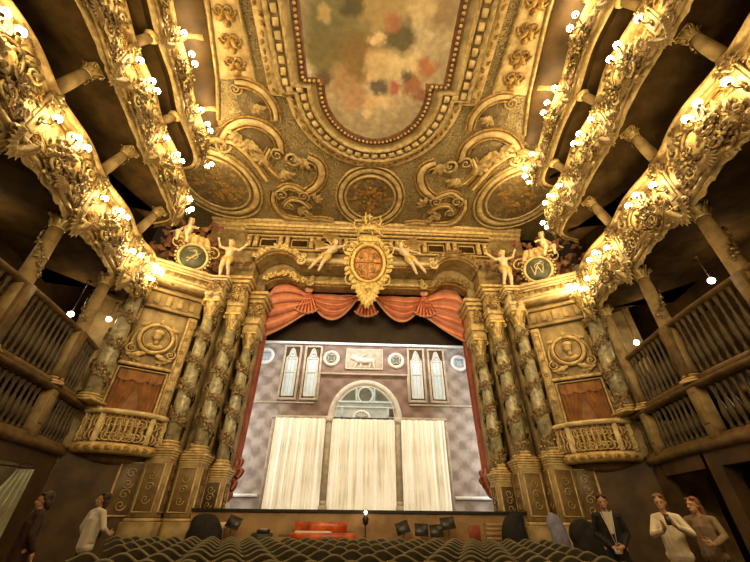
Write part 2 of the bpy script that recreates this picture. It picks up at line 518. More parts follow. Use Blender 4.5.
# side walls, slabs, soffits
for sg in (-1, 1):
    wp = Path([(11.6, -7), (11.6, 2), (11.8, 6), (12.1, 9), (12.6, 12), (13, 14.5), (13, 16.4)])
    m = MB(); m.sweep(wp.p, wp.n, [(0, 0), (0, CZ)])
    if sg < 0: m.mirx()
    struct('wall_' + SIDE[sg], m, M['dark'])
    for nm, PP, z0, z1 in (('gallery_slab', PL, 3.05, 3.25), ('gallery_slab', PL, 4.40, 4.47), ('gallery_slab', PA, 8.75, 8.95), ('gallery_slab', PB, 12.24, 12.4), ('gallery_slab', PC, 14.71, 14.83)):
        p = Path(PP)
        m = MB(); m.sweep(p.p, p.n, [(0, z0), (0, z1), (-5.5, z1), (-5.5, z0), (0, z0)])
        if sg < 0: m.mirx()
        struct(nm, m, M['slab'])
    # ground-floor wall under the gallery with door openings
    p = Path(PL)
    holes = [(-1.0, 1.5), (5.2, 7.2), (9.5, 12.05)] if sg < 0 else [(-1, 1.5), (3.4, 5.0), (7.4, 9.8), (10.5, 12.7)]
    m = MB()
    segs = []; y = -1.5
    for a, b in holes: segs.append((y, a)); y = b
    segs.append((y, 13.4))
    for a, b in segs:
        P, N = p.cut(a, b)
        if len(P) > 1:
            m.sweep(P, N, [(0, 0), (0, 3.05), (-.35, 3.05), (-.35, 0)])
            for k, fl in ((0, 0), (-1, 1)):
                (x, yy), (na, nb) = P[k], N[k]
                q = [(x, yy, 0), (x, yy, 3.05), (x - na * .35, yy - nb * .35, 3.05), (x - na * .35, yy - nb * .35, 0)]
                m.add(q if fl else q[::-1], [(0, 1, 2, 3)])
    for a, b in holes:
        P, N = p.cut(a - .1, b + .1)
        m.sweep(P, N, [(-.35, 2.55), (0, 2.55), (0, 3.05)])
    if sg < 0: m.mirx()
    struct('wall_lower_' + SIDE[sg], m, M['brown'])

# ------------------------------------------------------------------ lower balustrades (two storeys of turned balusters)
def baluster_mesh(h):
    m = MB()
    m.lathe([(.065, 0), (.065, .06 * h), (.04, .1 * h), (.05, .14 * h), (.095, .32 * h), (.07, .5 * h), (.035, .66 * h), (.045, .72 * h), (.035, .78 * h), (.065, .9 * h), (.07, .94 * h), (.07, h)], 8)
    return m.mesh('baluster', M['balus'])
BAL = {h: baluster_mesh(h) for h in (1.15, 1.56)}
for sg in (-1, 1):
    sd = SIDE[sg]
    for lev, (z0, z1, hb, lab) in enumerate(((3.05, 4.6, 1.15, 'lower'), (4.6, 6.5, 1.56, 'upper'))):
        p = Path(PL)
        if lev: p.p, p.n = p.cut(-2, 12.55)
        root = thing('gallery_balustrade', '%s wooden balustrade with turned balusters along the %s side galleries' % ('brown' if lev == 0 else 'upper dark', sd), 'balustrade', (sg * 9, 6, z0))
        inv = T(-sg * 9, -6, -z0)
        def put(nm, mm, mat):
            if sg < 0: mm.mirx()
            return obj(nm, mm.xf(inv), mat, root)
        off = 0 if lev == 0 else -.15
        if lev == 0:
            m = MB(); m.sweep(p.p, p.n, [(-.3, z0 - .12), (.12, z0 - .12), (.2, z0), (.14, z0 + .06), (.1, z0 + .12), (.04, z0 + .22), (-.3, z0 + .22)]); put('base_cornice', m, M['wood'])
        else:
            m = MB(); m.sweep(p.p, p.n, [(-.3, z0 + .02), (.0, z0 + .02), (.0, z0 + .16), (-.3, z0 + .16)]); put('bottom_rail', m, M['wood'])
        m = MB(); zr = z1 - .16
        m.sweep(p.p, p.n, [(-.33 + off, zr), (.06 + off, zr), (.14 + off, zr + .05), (.17 + off, zr + .12), (.08 + off, z1), (-.28 + off, z1), (-.35 + off, zr + .05), (-.33 + off, zr)]); put('handrail', m, M['wood'])
        # balusters along the arc, pedestals at the bays
        acc = 0; last = None
        for i, (q, nn) in enumerate(zip(p.p, p.n)):
            if last is not None: acc += math.dist(q, last)
            last = q
            if q[1] < 3.0 or acc < .21: continue
            if any(abs(q[1] - b) < .26 for b in BAYS[sg]): continue
            acc = 0
            zz = z0 + (.22 if lev == 0 else .16)
            link('baluster', BAL[hb], root, T(sg * (q[0] - nn[0] * .1) - sg * 9, q[1] - nn[1] * .1 - 6, zz - z0))
        for b in BAYS[sg]:
            q, nn = p.at(b)
            m = MB(); m.bbox(-.2 + .05 * lev, .2 - .05 * lev, -.17, .12, .0, zr - z0, .025)
            if lev == 0: m.bbox(-.13, .13, .10, .15, .38, zr - z0 - .2, .02)
            mm = basis((sg * q[0] - sg * 9, q[1] - 6, .08), (-nn[1] * sg, nn[0], 0), (sg * nn[0], nn[1], 0), (0, 0, 1))
            if mm.determinant() < 0: mm = mm @ Matrix.Diagonal((-1, 1, 1, 1))
            obj('pedestal', m, M['stone'] if lev == 0 else M['wood'], root, True, mm)

# ------------------------------------------------------------------ gilded gallery parapets
LAMBQ = {}
def parapet(sg, PP, key, z0, z1, label, wave, dens):
    H = z1 - z0
    p = Path(PP, wave, BAYS[sg] + [13.5])
    org = (sg * PP[3][0], 6.0, z0)
    root = thing('gallery_parapet', label, 'parapet', org)
    inv = T(-org[0], -org[1], -org[2])
    def put(nm, mm, mat):
        if sg < 0: mm.mirx()
        return obj(nm, mm.xf(inv), mat, root)
    m = MB(); m.sweep(p.p, p.n, [(-.12, z0 - .04), (.06, z0 - .04), (.14, z0 + .02), (.17, z0 + .10), (.09, z0 + .15), (.12, z0 + .19), (.05, z0 + .24)]); put('bottom_moulding', m, M['mould'])
    m = MB(); m.sweep(p.p, p.n, [(.04, z0 + .22), (.10, z0 + .34), (.17, z0 + H * .35), (.18, z0 + H * .5), (.11, z0 + H * .68), (.03, z1 - (.48 if H > 1.5 else .34))]); put('panel', m, M['gilt'])
    tr = .5 if H > 1.5 else .36; q = lambda f: z1 - tr * f
    m = MB(); m.sweep(p.p, p.n, [(.02, q(1.02)), (.10, q(1)), (.14, q(.9)), (.08, q(.82)), (.06, q(.68)), (.12, q(.6)), (.13, q(.5)), (.10, q(.42)), (.18, q(.34)), (.24, q(.2)), (.24, q(.08)), (.2, q(.01)), (.05, z1), (-.3, z1), (-.32, z1 - .2)]); put('top_rail', m, M['mould'])
    m = MB(); m.sweep(p.p, p.n, [(-.32, z1 - .05), (-.32, z0 - .01), (-.10, z0 - .035)]); put('inner_lining', m, M['dark'])
    # scalloped lambrequin hanging below
    m = MB(); acc = 0; N = len(p.p); vs = []; fs = []
    for i in range(N):
        if i: acc += math.dist(p.p[i], p.p[i - 1])
        d = .10 + .10 * abs(math.sin(acc * 5.2)) + .05 * abs(math.sin(acc * 15))
        (x, y), (a, b) = p.p[i], p.n[i]
        vs += [(x + a * .07, y + b * .07, z0), (x + a * .10, y + b * .10, z0 - d * .5), (x + a * .05, y + b * .05, z0 - d)]
        if i: fs += [(3 * i - 3, 3 * i - 2, 3 * i + 1, 3 * i), (3 * i - 2, 3 * i - 1, 3 * i + 2, 3 * i + 1)]
    m.add(vs, fs); put('lambrequin', m, M['brightgold'])
    def face(y, zz, nout):
        q, nn = p.at(y)
        o = (sg * (q[0] + nn[0] * nout), q[1] + nn[1] * nout, zz)
        mt = basis(o, (-nn[1] * sg, nn[0], 0), (0, 0, 1), (sg * nn[0], nn[1], 0))
        if mt.determinant() < 0: mt = mt @ Matrix.Diagonal((-1, 1, 1, 1))
        return inv @ mt
    for bi, b in enumerate(BAYS[sg]):
        ymax = p.p[-1][1] - .3
        if b > ymax: continue
        m = MB()
        m.bbox(-.20, .20, z0 + .1 - z0, H - .2, 0, .12, .02); m.bbox(-.13, .13, .35, H - .5, .1, .17, .02)
        mt = face(b, z0, .1)
        obj('pilaster', m, M['cream'], root, True, mt)
        link('shell_drop', SH['pendant'], root, face(b, z0 + .08, .2) @ Matrix.Scale(.75 if key == 'C' else 1, 4))
        link('acanthus', SH['tuft'], root, face(b, z1 - .5, .22) @ Matrix.Scale(.8, 4))
        nb = BAYS[sg][bi + 1] if bi + 1 < len(BAYS[sg]) else b + 3
        mid = (b + min(nb, ymax + .3)) / 2
        if mid < ymax:
            link('cartouche', SH['cart' + key], root, face(mid, z0 + H * .40, .17))
            for f in (.24, .76):
                yy = b + (min(nb, ymax + .3) - b) * f
                link('panel_frame', SH['frame' + key], root, face(yy, z0 + H * .42, .15))
        for f, k in ((.33, 'bunch'), (.67, 'bunch2')):
            yy = b + (nb - b) * f
            if yy < ymax and dens:
                link('leaf_bunch', SH[k], root, face(yy, z0 + H * .30, .16) @ Matrix.Scale(dens, 4))
    return root, face
SH = {}
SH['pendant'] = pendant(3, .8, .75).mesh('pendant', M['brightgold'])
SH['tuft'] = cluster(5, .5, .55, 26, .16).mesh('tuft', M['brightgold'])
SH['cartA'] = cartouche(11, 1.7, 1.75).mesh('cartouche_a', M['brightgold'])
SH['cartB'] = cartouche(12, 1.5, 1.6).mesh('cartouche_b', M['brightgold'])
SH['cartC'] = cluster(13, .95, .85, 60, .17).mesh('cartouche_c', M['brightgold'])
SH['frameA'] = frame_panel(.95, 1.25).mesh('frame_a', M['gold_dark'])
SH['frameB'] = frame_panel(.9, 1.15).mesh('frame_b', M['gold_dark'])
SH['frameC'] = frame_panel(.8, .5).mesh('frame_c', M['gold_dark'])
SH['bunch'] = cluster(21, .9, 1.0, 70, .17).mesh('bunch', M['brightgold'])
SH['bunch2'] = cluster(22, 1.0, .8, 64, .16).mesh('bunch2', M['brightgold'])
LEV = [('A', PA, 8.82, 10.82, 'lowest', .16, 1.0), ('B', PB, 12.30, 14.02, 'middle', .14, .95), ('C', PC, 14.72, 15.82, 'topmost', .1, .75)]
FACE = {}
for sg in (-1, 1):
    for key, PP, z0, z1, nm, wv, dn in LEV:
        look = {'A': 'broad gilded gallery front with cartouches and lamps, lowest of the three on the %s', 'B': 'narrower gilded gallery front with leaf bunches, middle of the three on the %s', 'C': 'slim gilded gallery front just below the ceiling on the %s'}[key] % SIDE[sg]
        FACE[sg, key] = parapet(sg, PP, key, z0, z1, look, wv, dn)

# ------------------------------------------------------------------ lamps on the parapets
def globe_part(pos, mat):
    m = MB(); m.ell(pos, .098, 14, 10)
    return m
def lamp_meshes(kind):
    arms = MB(); globes = []
    pos = {'single': [(0, .18, .34)], 'twin': [(-.17, .12, .36), (.20, .20, .34)]}[kind]
    arms.lathe([(.07, 0), (.07, .03), (.03, .06)], 10)
    for x, y, z in pos:
        arms.tube([(0, 0, .03), (x * .3, -.10, z * .45), (x * .9, -.10, z * .9), (x, y - .12, z)], [.016, .018, .016, .014], 6)
        c = MB(); c.lathe([(.012, 0), (.05, .02), (.055, .04)], 10); c.xf(Matrix.Translation((x, y - .125, z)) @ Matrix.Rotation(-PI / 2, 4, 'X')); arms.merge(c)
    leaf(arms, (0, 0, .05), PI / 2, .22, .05, .3, .05)
    leaf(arms, (0, 0, .05), -PI / 2, .25, .05, -.3, .05)
    return arms.mesh('lamp_arm', M['iron']), [globe_part(q, None).mesh('globe', M['globe']) for q in pos]
LM = {k: lamp_meshes(k) for k in ('single', 'twin')}
def wall_lamp(kind, mat4, label):
    root = thing('wall_lamp', label, 'lamp', (0, 0, 0), 0, 'globe lamps on the gallery fronts')
    root.matrix_world = mat4
    link('lamp_arm', LM[kind][0], root)
    for g in LM[kind][1]: link('globe', g, root)
for sg in (-1, 1):
    for key, PP, z0, z1, nm, wv, dn in LEV:
        rt, face = FACE[sg, key]
        H = z1 - z0
        spots = []
        ym = Path(PP).p[-1][1] - .25
        for b in BAYS[sg]:
            if b < 1: continue
            if b < ym: spots.append((b, .40, 'single'))
            if b + 1.0 < ym: spots.append((b + .95, .52, 'twin'))
        if key == 'A': spots += [(12.55 if sg < 0 else 12.75, .62, 'twin'), (12.15 if sg < 0 else 11.7, .22, 'single'), (10.3 if sg < 0 else 11.1, .25, 'single')]
        else: spots.append((ym - .02, .5, 'twin'))
        spots.sort(key=lambda q: -q[0])
        cnt = {'single': 0, 'twin': 0}
        for y, f, kind in spots:
            cnt[kind] += 1
            mt = T(*rt.location) @ face(y, z0 + H * f, .24)
            wall_lamp(kind, mt, '%s globe lamp on the %s %s gallery front, %s such from the stage' % (kind, nm, SIDE[sg], ORD[cnt[kind]]))

# lamps inside the first boxes
def box_lamp(x, y, z, label):
    root = thing('pendant_lamp', label, 'lamp', (x, y, z), 0, 'lamps inside the boxes')
    m = MB(); zc = 8.74 - z; m.lathe([(.015, .09), (.015, zc - .04), (.07, zc - .03), (.07, zc)], 10); obj('stem', m, M['iron'], root)
    m = MB(); m.ell((0, 0, 0), .10, 14, 10); obj('globe', m, M['globe_in'], root)

# ------------------------------------------------------------------ columns
def capital_mesh(r, h):
    m = MB()
    m.lathe([(r * .95, 0), (r * 1.1, .04 * h), (r, .1 * h), (r * 1.02, .3 * h), (r * 1.2, .65 * h), (r * 1.5, .88 * h)], 16)
    a = r * 1.5
    m.bbox(-a, a, -a, a, h * .88, h * 1.02, .02)
    for row, (n, zz, L) in enumerate(((8, .08, .55), (8, .36, .5))):
        for i in range(n):
            k = MB(); leaf(k, (0, 0, 0), PI / 2, h * L, r * .36, 0, r * .12, 6, r * .55)
            an = 2 * PI * (i + .5 * row) / n
            # local x tangent, y up, z out
            mt = basis((math.cos(an) * r * (1.03 + .1 * row), math.sin(an) * r * (1.03 + .1 * row), zz * h), (-math.sin(an), math.cos(an), 0), (0, 0, 1), (math.cos(an), math.sin(an), 0))
            m.merge(k, mt)
    for i in range(4):
        an = PI / 4 + i * PI / 2
        k = MB(); volute(k, (0, 0), h * .17, 1.5, 1, PI / 2, r * .12, 0, 14, 5); volute(k, (0, 0), h * .17, 1.5, 1, PI / 2, r * .12, -.06, 14, 5)
        mt = basis((math.cos(an) * a * 1.15, math.sin(an) * a * 1.15, h * .75), (math.cos(an), math.sin(an), 0), (0, 0, 1), (math.sin(an), -math.cos(an), 0))
        m.merge(k, mt)
    return m
def garland_mesh(r, h, turns, hand, seed, dens=1.0, wid=.16):
    rnd = random.Random(seed); m = MB()
    n = int(26 * turns * dens)
    for i in range(n):
        t = i / n
        an = hand * 2 * PI * turns * t + rnd.uniform(-.2, .2)
        z = h * t + rnd.uniform(-.09, .09)
        for q in range(2):
            k = MB(); leaf(k, (0, 0, 0), rnd.uniform(0, 6.28), wid * rnd.uniform(.7, 1.3), wid * .30, rnd.uniform(-2, 2), wid * .35, 5, wid * .2)
            mt = basis((math.cos(an) * r, math.sin(an) * r, z), (-math.sin(an), math.cos(an), 0), (0, 0, 1), (math.cos(an), math.sin(an), 0))
            m.merge(k, mt)
        if i % 3 == 0: m.ell((math.cos(an) * (r + .03), math.sin(an) * (r + .03), z), wid * .22, 6, 5)
    return m
def shaft_mesh(r, h, n=20):
    m = MB(); m.lathe([(r * 1.0, 0), (r * 1.03, h * .25), (r * 1.0, h * .5), (r * .93, h * .8), (r * .86, h)], n)
    return m
def base_mesh(r, h):
    m = MB(); a = r * 1.45
    m.bbox(-a, a, -a, a, 0, h * .3, .02)
    m.lathe([(r * 1.4, h * .3), (r * 1.48, h * .42), (r * 1.4, h * .56), (r * 1.15, h * .62), (r * 1.15, h * .72), (r * 1.28, h * .8), (r * 1.2, h * .92), (r, h)], 20)
    return m
def column(name, p0, p1, r, label, shaft, group, garl, caph=.7, baseh=.3, cap_mat='gold', hand=1, turns=3, dens=1.0, wid=.16, seed=1):
    p0, p1 = Vector(p0), Vector(p1)
    H = (p1 - p0).length
    root = thing(name, label, 'column', (0, 0, 0), 0, group)
    root.matrix_world = Matrix.Translation(p0) @ (p1 - p0).to_track_quat('Z', 'X').to_matrix().to_4x4()
    obj('base', base_mesh(r, baseh), M['mould'], root)
    obj('shaft', shaft_mesh(r, H - baseh - caph), shaft, root, True, T(0, 0, baseh))
    obj('capital', capital_mesh(r * .9, caph), M[cap_mat], root, True, T(0, 0, H - caph))
    if garl: obj('garland', garland_mesh(r * .98, (H - baseh - caph) * garl, turns, hand, seed, dens, wid), M['brightgold'], root, True, T(0, 0, baseh + (H - baseh - caph) * (1 - garl if garl < 1 else 0)))
    return root
for sg in (-1, 1):
    s = SIDE[sg]
    pL, pA, pB, pC = Path(PL), Path(PA), Path(PB), Path(PC)
    vis = [b for b in BAYS[sg] if b > 1]
    vis.sort(reverse=True)
    def pt(p, b, off, z):
        q, nn = p.at(b); return (sg * (q[0] + nn[0] * off), q[1] + nn[1] * off, z)
    for i, b in enumerate(vis):
        o = ORD[i + 1]
        column('gallery_column', pt(pL, b, -.12, 4.6), pt(pA, b, -.15, 8.82), .21, 'tall tan column from balustrade to lowest gilded front on %s, %s from the stage' % (s, o), M['stone'], 'gallery columns', .45, .5, .25, 'gold', sg, .55, 1.5, .13, i)
        if b < 11.5:
            column('gallery_column', pt(pA, b, -.08, 10.82), pt(pB, b, -.35, 12.30), .17, 'short tan column between lowest and middle gilded fronts on %s, %s from the stage' % (s, o), M['stone'], 'gallery columns', .8, .35, .2, 'gold', sg, .4, 1.3, .11, i + 5)
        if b < 10.2:
            pier = thing('gallery_pier', 'small brown pier between middle and topmost gilded fronts on %s, %s from the stage' % (s, o), 'column', pt(pB, b, -.1, 14.02), 0, 'gallery columns')
            v = Vector(pt(pC, b, -.2, 14.74)) - Vector(pt(pB, b, -.1, 14.02))
            m = MB(); m.tube([(0, 0, 0), v], [.16, .16], 8); obj('shaft', m, M['stone'], pier)
            m = MB(); m.ell(tuple(v * .9), (.24, .24, .14), 10, 6); m.ell((0, 0, .03), (.24, .24, .08), 10, 6); obj('capital', m, M['gold'], pier)
        # console from top gallery to ceiling
        q, nn = pC.at(min(b + .4, 10))
        con = thing('ceiling_console', 'scrolled brown bracket joining the top gallery to the ceiling on %s, %s from the stage' % (s, o), 'bracket', (sg * q[0], q[1], 15.8), 0, 'ceiling brackets')
        m = MB(); dx = sg * nn[0]
        m.tube([(0, 0, 0), (dx * .25, nn[1] * .25, .05), (dx * .3, nn[1] * .3, .25), (dx * .55, nn[1] * .55, .42), (dx * .9, nn[1] * .9, .47)], [.14, .13, .11, .13, .15], 8)
        obj('bracket_scroll', m, M['mould'], con)
        m = MB(); m.ell((dx * .28, nn[1] * .28, .12), .13, 8, 6); obj('rosette', m, M['gold_dark'], con)

box_lamp(-10.75, 11.5, 7.3, 'glowing globe lamp inside the left box by the marble column, left one of two')
box_lamp(-10.6, 13.1, 7.95, 'glowing globe lamp inside the left box by the marble column, right one of two')
box_lamp(11.0, 8.7, 7.75, 'lone glowing globe lamp in the right box between the tan columns')
box_lamp(10.75, 12.3, 7.2, 'glowing globe lamp in the right box beside the tan column nearest the stage')

# ------------------------------------------------------------------ proscenium
COLS = [(7.5, 14.95, 3.38, 9.95, .285), (6.55, 15.5, 3.3, 9.55, .285), (5.83, 16.3, 2.9, 8.95, .26)]
def P2(sg):
    return COLS
for sg in (-1, 1):
    s = SIDE[sg]
    for i, (x, y, z0, z1, r) in enumerate(COLS):
        nm = ['outermost', 'middle', 'innermost'][i]
        column('marble_column', (sg * x, y, z0), (sg * x, y, z1), r, '%s green marble column with gold garland of the three %s of the stage' % (nm, s), M['marble'], 'proscenium columns', 1, .85, .35, 'gold', sg, 4.6, 1.7, .23, i + 20 + sg)
        # pedestal
        a = r * 1.6
        root = thing('column_pedestal', 'panelled stone pedestal under the %s marble column %s of the stage' % (nm, s), 'pedestal', (sg * x, y, 0), 0, 'proscenium pedestals')
        m = MB(); m.bbox(-a * 1.25, a * 1.25, -a * 1.25, a * 1.25, 0, 1.15, .03); obj('plinth', m, M['stone'], root)
        m = MB(); m.bbox(-a, a, -a, a, 1.15, z0 - .3, .02); obj('block', m, M['stone'], root)
        m = MB()
        for q in range(4): m.bbox(-a * (1.02 + .06 * q), a * (1.02 + .06 * q), -a * (1.02 + .06 * q), a * (1.02 + .06 * q), z0 - .32 + .08 * q, z0 - .24 + .08 * q, .01)
        obj('cornice', m, M['mould'], root); m = MB(); m.bbox(-a * 1.1, a * 1.1, -a * 1.1, a * 1.1, 1.12, 1.25, .02); obj('base_moulding', m, M['mould'], root)
        m = MB()
        for sx in (0, 1):
            k = MB(); k.bbox(-a * .72, a * .72, 0, z0 - 1.9, 0, .02, .008)
            mt = basis((0, -a, 1.42), (1, 0, 0), (0, 0, 1), (0, -1, 0)) if sx == 0 else basis((-sg * a, 0, 1.42), (0, sg * 1, 0), (0, 0, 1), (-sg, 0, 0))
            if mt.determinant() < 0: mt = mt @ Matrix.Diagonal((-1, 1, 1, 1))
            m.merge(k, mt)
        obj('inset_panel', m, two('panel_brown', (.15, .09, .03), (.26, .17, .07), 3, .5) if i < 2 else M['brown'], root)
        m = MB(); w = a * .72; h2 = z0 - 1.9
        for sx in (0, 1):
            k = MB(); band2(k, [(-w, 0), (w, 0), (w, h2), (-w, h2), (-w, 0)], .035, .05)
            for q in range(3): volute(k, (0, h2 * (.25 + .25 * q)), .14, 1.4, 1 if q % 2 else -1, 0, .02, .02, 14, 4)
            mt = basis((0, -a, 1.42), (1, 0, 0), (0, 0, 1), (0, -1, 0)) if sx == 0 else basis((-sg * a, 0, 1.42), (0, sg, 0), (0, 0, 1), (-sg, 0, 0))
            if mt.determinant() < 0: mt = mt @ Matrix.Diagonal((-1, 1, 1, 1))
            m.merge(k, mt)
        obj('panel_frame', m, M['mould'], root)
        # flat pilaster strip behind and entablature block
        m = MB(); m.bbox(-.3, .3, -.2, .3, z0 - .1, z1 + .1, .02)
        o = obj('pilaster_strip', m, M['stone'], root); o.location = (sg * .05, .62, 0)
    # corner jamb wall behind columns
# portal wall with shaped opening (Y = 16.2), second portal (Y = 17.3)
def arch_top(x, ax, rz, zs, zf, rad):
    ax_ = abs(x)
    d = (ax_ - ax) / rad
    if abs(d) < 1: return max(zf, zs + rz * math.sqrt(1 - d * d))
    return zf if ax_ < ax else zs
def portal(y, hw, outer, zs, zf, ax, rad, rz, ztop, mat, nm, depth):
    m = MB(); xs = sorted(set([i * outer / 120 for i in range(-120, 121)] + [-hw, hw]))
    f = lambda x: arch_top(x, ax, rz, zs, zf, rad)
    vs = []; fs = []
    cols = [x for x in xs if abs(x) <= hw + 1e-6]
    for x in cols: vs += [(x, y, f(x)), (x, y, ztop), (x, y + depth, f(x))]
    for i in range(len(cols) - 1):
        a = 3 * i
        fs += [(a, a + 3, a + 4, a + 1), (a, a + 2, a + 5, a + 3)]
    m.add(vs, fs)
    for sg in (-1, 1):
        x0, x1 = sorted((sg * hw, sg * outer))
        m.add([(x0, y, 0), (x1, y, 0), (x1, y, ztop), (x0, y, ztop)], [(0, 1, 2, 3)])
        m.add([(sg * hw, y, 0), (sg * hw, y + depth, 0), (sg * hw, y + depth, f(hw)), (sg * hw, y, f(hw))], [(0, 1, 2, 3)])
    struct(nm, m, mat)
    return f, cols
FA = dict(hw=6.45, ax=5.15, rad=1.32, rz=1.5, zs=12.55, zf=13.25)
FB = dict(hw=5.95, ax=4.9, rad=1.12, rz=.95, zs=11.95, zf=12.45)
fA, cA = portal(16.2, FA['hw'], 9.6, FA['zs'], FA['zf'], FA['ax'], FA['rad'], FA['rz'], CZ, M['stone'], 'wall_proscenium', .9)
fB, cB = portal(17.1, FB['hw'], 9.6, FB['zs'], FB['zf'], FB['ax'], FB['rad'], FB['rz'], CZ, M['stone'], 'wall_portal', .5)
def arch_cornice(y, f, cols, nm, label, w, mats, proj, scr):
    root = thing(nm, label, 'cornice', (0, y, f(0)))
    inv = T(0, -y, -f(0))
    path = [(x, f(x)) for x in cols]
    def strip(off0, off1, d):
        m = MB(); vs = []; fs = []; nr = normals(path)
        for (x, z), (a, b) in zip(path, nr):
            for o, dd in ((off0, 0), (off0, d), ((off0 + off1) / 2, d * 1.25), (off1, d), (off1, 0)): vs.append((x + a * o, y - dd, z + b * o))
        for i in range(len(path) - 1):
            for j in range(4): fs.append((i * 5 + j, i * 5 + j + 1, i * 5 + j + 6, i * 5 + j + 5)[::-1])
        return m.add(vs, fs)
    obj('lower_band', strip(0, .12 * w, proj * .5).xf(inv), M['gold_dark'], root)
    obj('cornice_band', strip(.14 * w, .36 * w, proj).xf(inv), mats, root)
    obj('crest_band', strip(.40 * w, .52 * w, proj * .7).xf(inv), M['mould'], root)
    for sg in (-1, 1):
        k = MB(); volute(k, (0, 0), scr, 1.7, sg, PI / 2, .09, .05, 26, 7); volute(k, (sg * -.1, scr * 1.5), scr * .55, 1.4, -sg, -PI / 2, .06, .05, 20, 6)
        mt = basis((sg * (cols[-1] - 2.62), y - proj, f(0) + .12), (1, 0, 0), (0, 0, 1), (0, -1, 0))
        obj('scroll', k, mats, root, True, inv @ mt)
        # leafy run on the arch shoulder
        k = MB(); rnd = random.Random(4)
        for i in range(46):
            x = cols[-1] - 2.3 * i / 46; z = f(x) + .25 * w
            leaf(k, (x, z, .1), rnd.uniform(0, 6.28), .26, .075, rnd.uniform(-2, 2), .1, 5, .08)
        mt = basis((0, y - proj, 0), (sg, 0, 0), (0, 0, 1), (0, -1, 0))
        if mt.determinant() < 0: k.f = [q[::-1] for q in k.f]
        obj('leaf_run', k, M['gold'], root, True, inv @ mt)
    return root
arch_cornice(16.2, fA, cA, 'arch_cornice', 'bright gilded double-arched cornice behind the coat of arms', 1.0, M['cream'], .35, .26)
arch_cornice(17.1, fB, cB, 'arch_cornice', 'dimmer inner arched cornice directly above the salmon swags', .8, M['mould'], .25, .22)
# soffit ovals between the two cornices
for sg in (-1, 1):
    root = thing('oval_relief', 'dark oval relief in the recess %s of the coat of arms' % ('left' if sg < 0 else 'right'), 'relief', (sg * 2.75, 17.08, 13.15))
    k = MB(); band2(k, oval(0, 0, .55, .30, 30) + [(.55, 0)], .05, .06); obj('rim', k, M['gold_dark'], root, True, basis((0, 0, 0), (1, 0, 0), (0, 0, 1), (0, -1, 0)))
    k = MB(); k.ell((0, 0, 0), (.5, .05, .26), 20, 8); obj('field', k, M['stone'], root)

# frieze with panels above the arch
root = thing('frieze', 'panelled frieze with paired gilded brackets between arch and ceiling', 'frieze', (0, 16.2, 14.1))
def fbox(nm, mat, boxes, par=root):
    m = MB()
    for b in boxes: m.bbox(*b)
    return obj(nm, m, mat, par)
fbox('frieze_board', M['stone'], [(-7.4, 7.4, -.06, 0, .25, 1.5)])
fbox('lower_fillet', M['mould'], [(-7.4, 7.4, -.18, 0, .22, .34)])
fbox('upper_fillet', M['mould'], [(-7.4, 7.4, -.22, 0, 1.2, 1.32), (-7.5, 7.5, -.32, 0, 1.42, 1.56), (-7.5, 7.5, -.42, 0, 1.62, 1.78)])
xs = [-6.9, -5.05, -3.2, -1.55, 1.55, 3.2, 5.05, 6.9]
for x in xs:
    for d in (-.2, .2):
        m = MB(); m.bbox(x + d - .13, x + d + .13, -.3, 0, .36, 1.2, .03)
        m.ell((x + d, -.3, .95), (.12, .1, .2), 8, 6); m.ell((x + d, -.28, .5), (.10, .08, .12), 8, 6)
        obj('bracket', m, M['mould'], root)
for a, b in zip(xs[:-1], xs[1:]):
    if a < 0 < b: continue
    m = MB(); m.bbox(a + .45, b - .45, -.09, 0, .5, 1.05, .02); obj('panel', m, M['dark'], root)
    m = MB(); band2(m, [(a + .45, .5), (b - .45, .5), (b - .45, 1.05), (a + .45, 1.05), (a + .45, .5)], .05, .1); obj('panel_frame', m, M['mould'], root, True, basis((0, -.04, 0), (1, 0, 0), (0, 0, 1), (0, -1, 0)))
# ceiling cornice above
m = MB(); prof = [(0, 15.75), (.15, 15.8), (.2, 15.92), (.35, 15.98), (.42, 16.12), (.6, 16.18), (.66, 16.3)]
m.sweep([(-9.5, 16.2), (9.5, 16.2)], [(0, -1), (0, -1)], prof, True); struct('trim_1', m, M['mould'])

# entablature over the columns + trumpet wall
for sg in (-1, 1):
    s = SIDE[sg]
    root = thing('entablature', 'stepped gilded entablature over the marble columns on the %s of the stage' % s, 'entablature', (sg * 7, 15.5, 10.2))
    for i, (x, y, z0, z1, r) in enumerate(COLS):
        m = MB()
        zt = (11.2, 11.6, 11.2)[i]
        h = zt - z1
        for k, (f0, f1, e) in enumerate(((0, .18, .36), (.18, .36, .40), (.36, .72, .34), (.72, .82, .43), (.82, .92, .52), (.92, 1, .60))):
            m.bbox(sg * (x - 7) - e, sg * (x - 7) + e, y - 15.5 - e, y - 15.5 + .9, z1 - 10.2 + h * f0, z1 - 10.2 + h * f1, .02)
        obj('entablature_block', m, M['mould'] if i else M['cream'], root)
        k = cluster(40 + i, .6, .6, 30, .17); obj('acanthus', k, M['gold'], root, True, basis((sg * (x - 7), y - 15.5 - .38, z1 - 10.2 + h * .52), (1, 0, 0), (0, 0, 1), (0, -1, 0)))
    # jambs behind
    m = MB(); m.box(min(sg * 6.4, sg * 9.6), max(sg * 6.4, sg * 9.6), 16.15, 16.5, 0, 12.5); struct('trim_2', m, M['stone'])

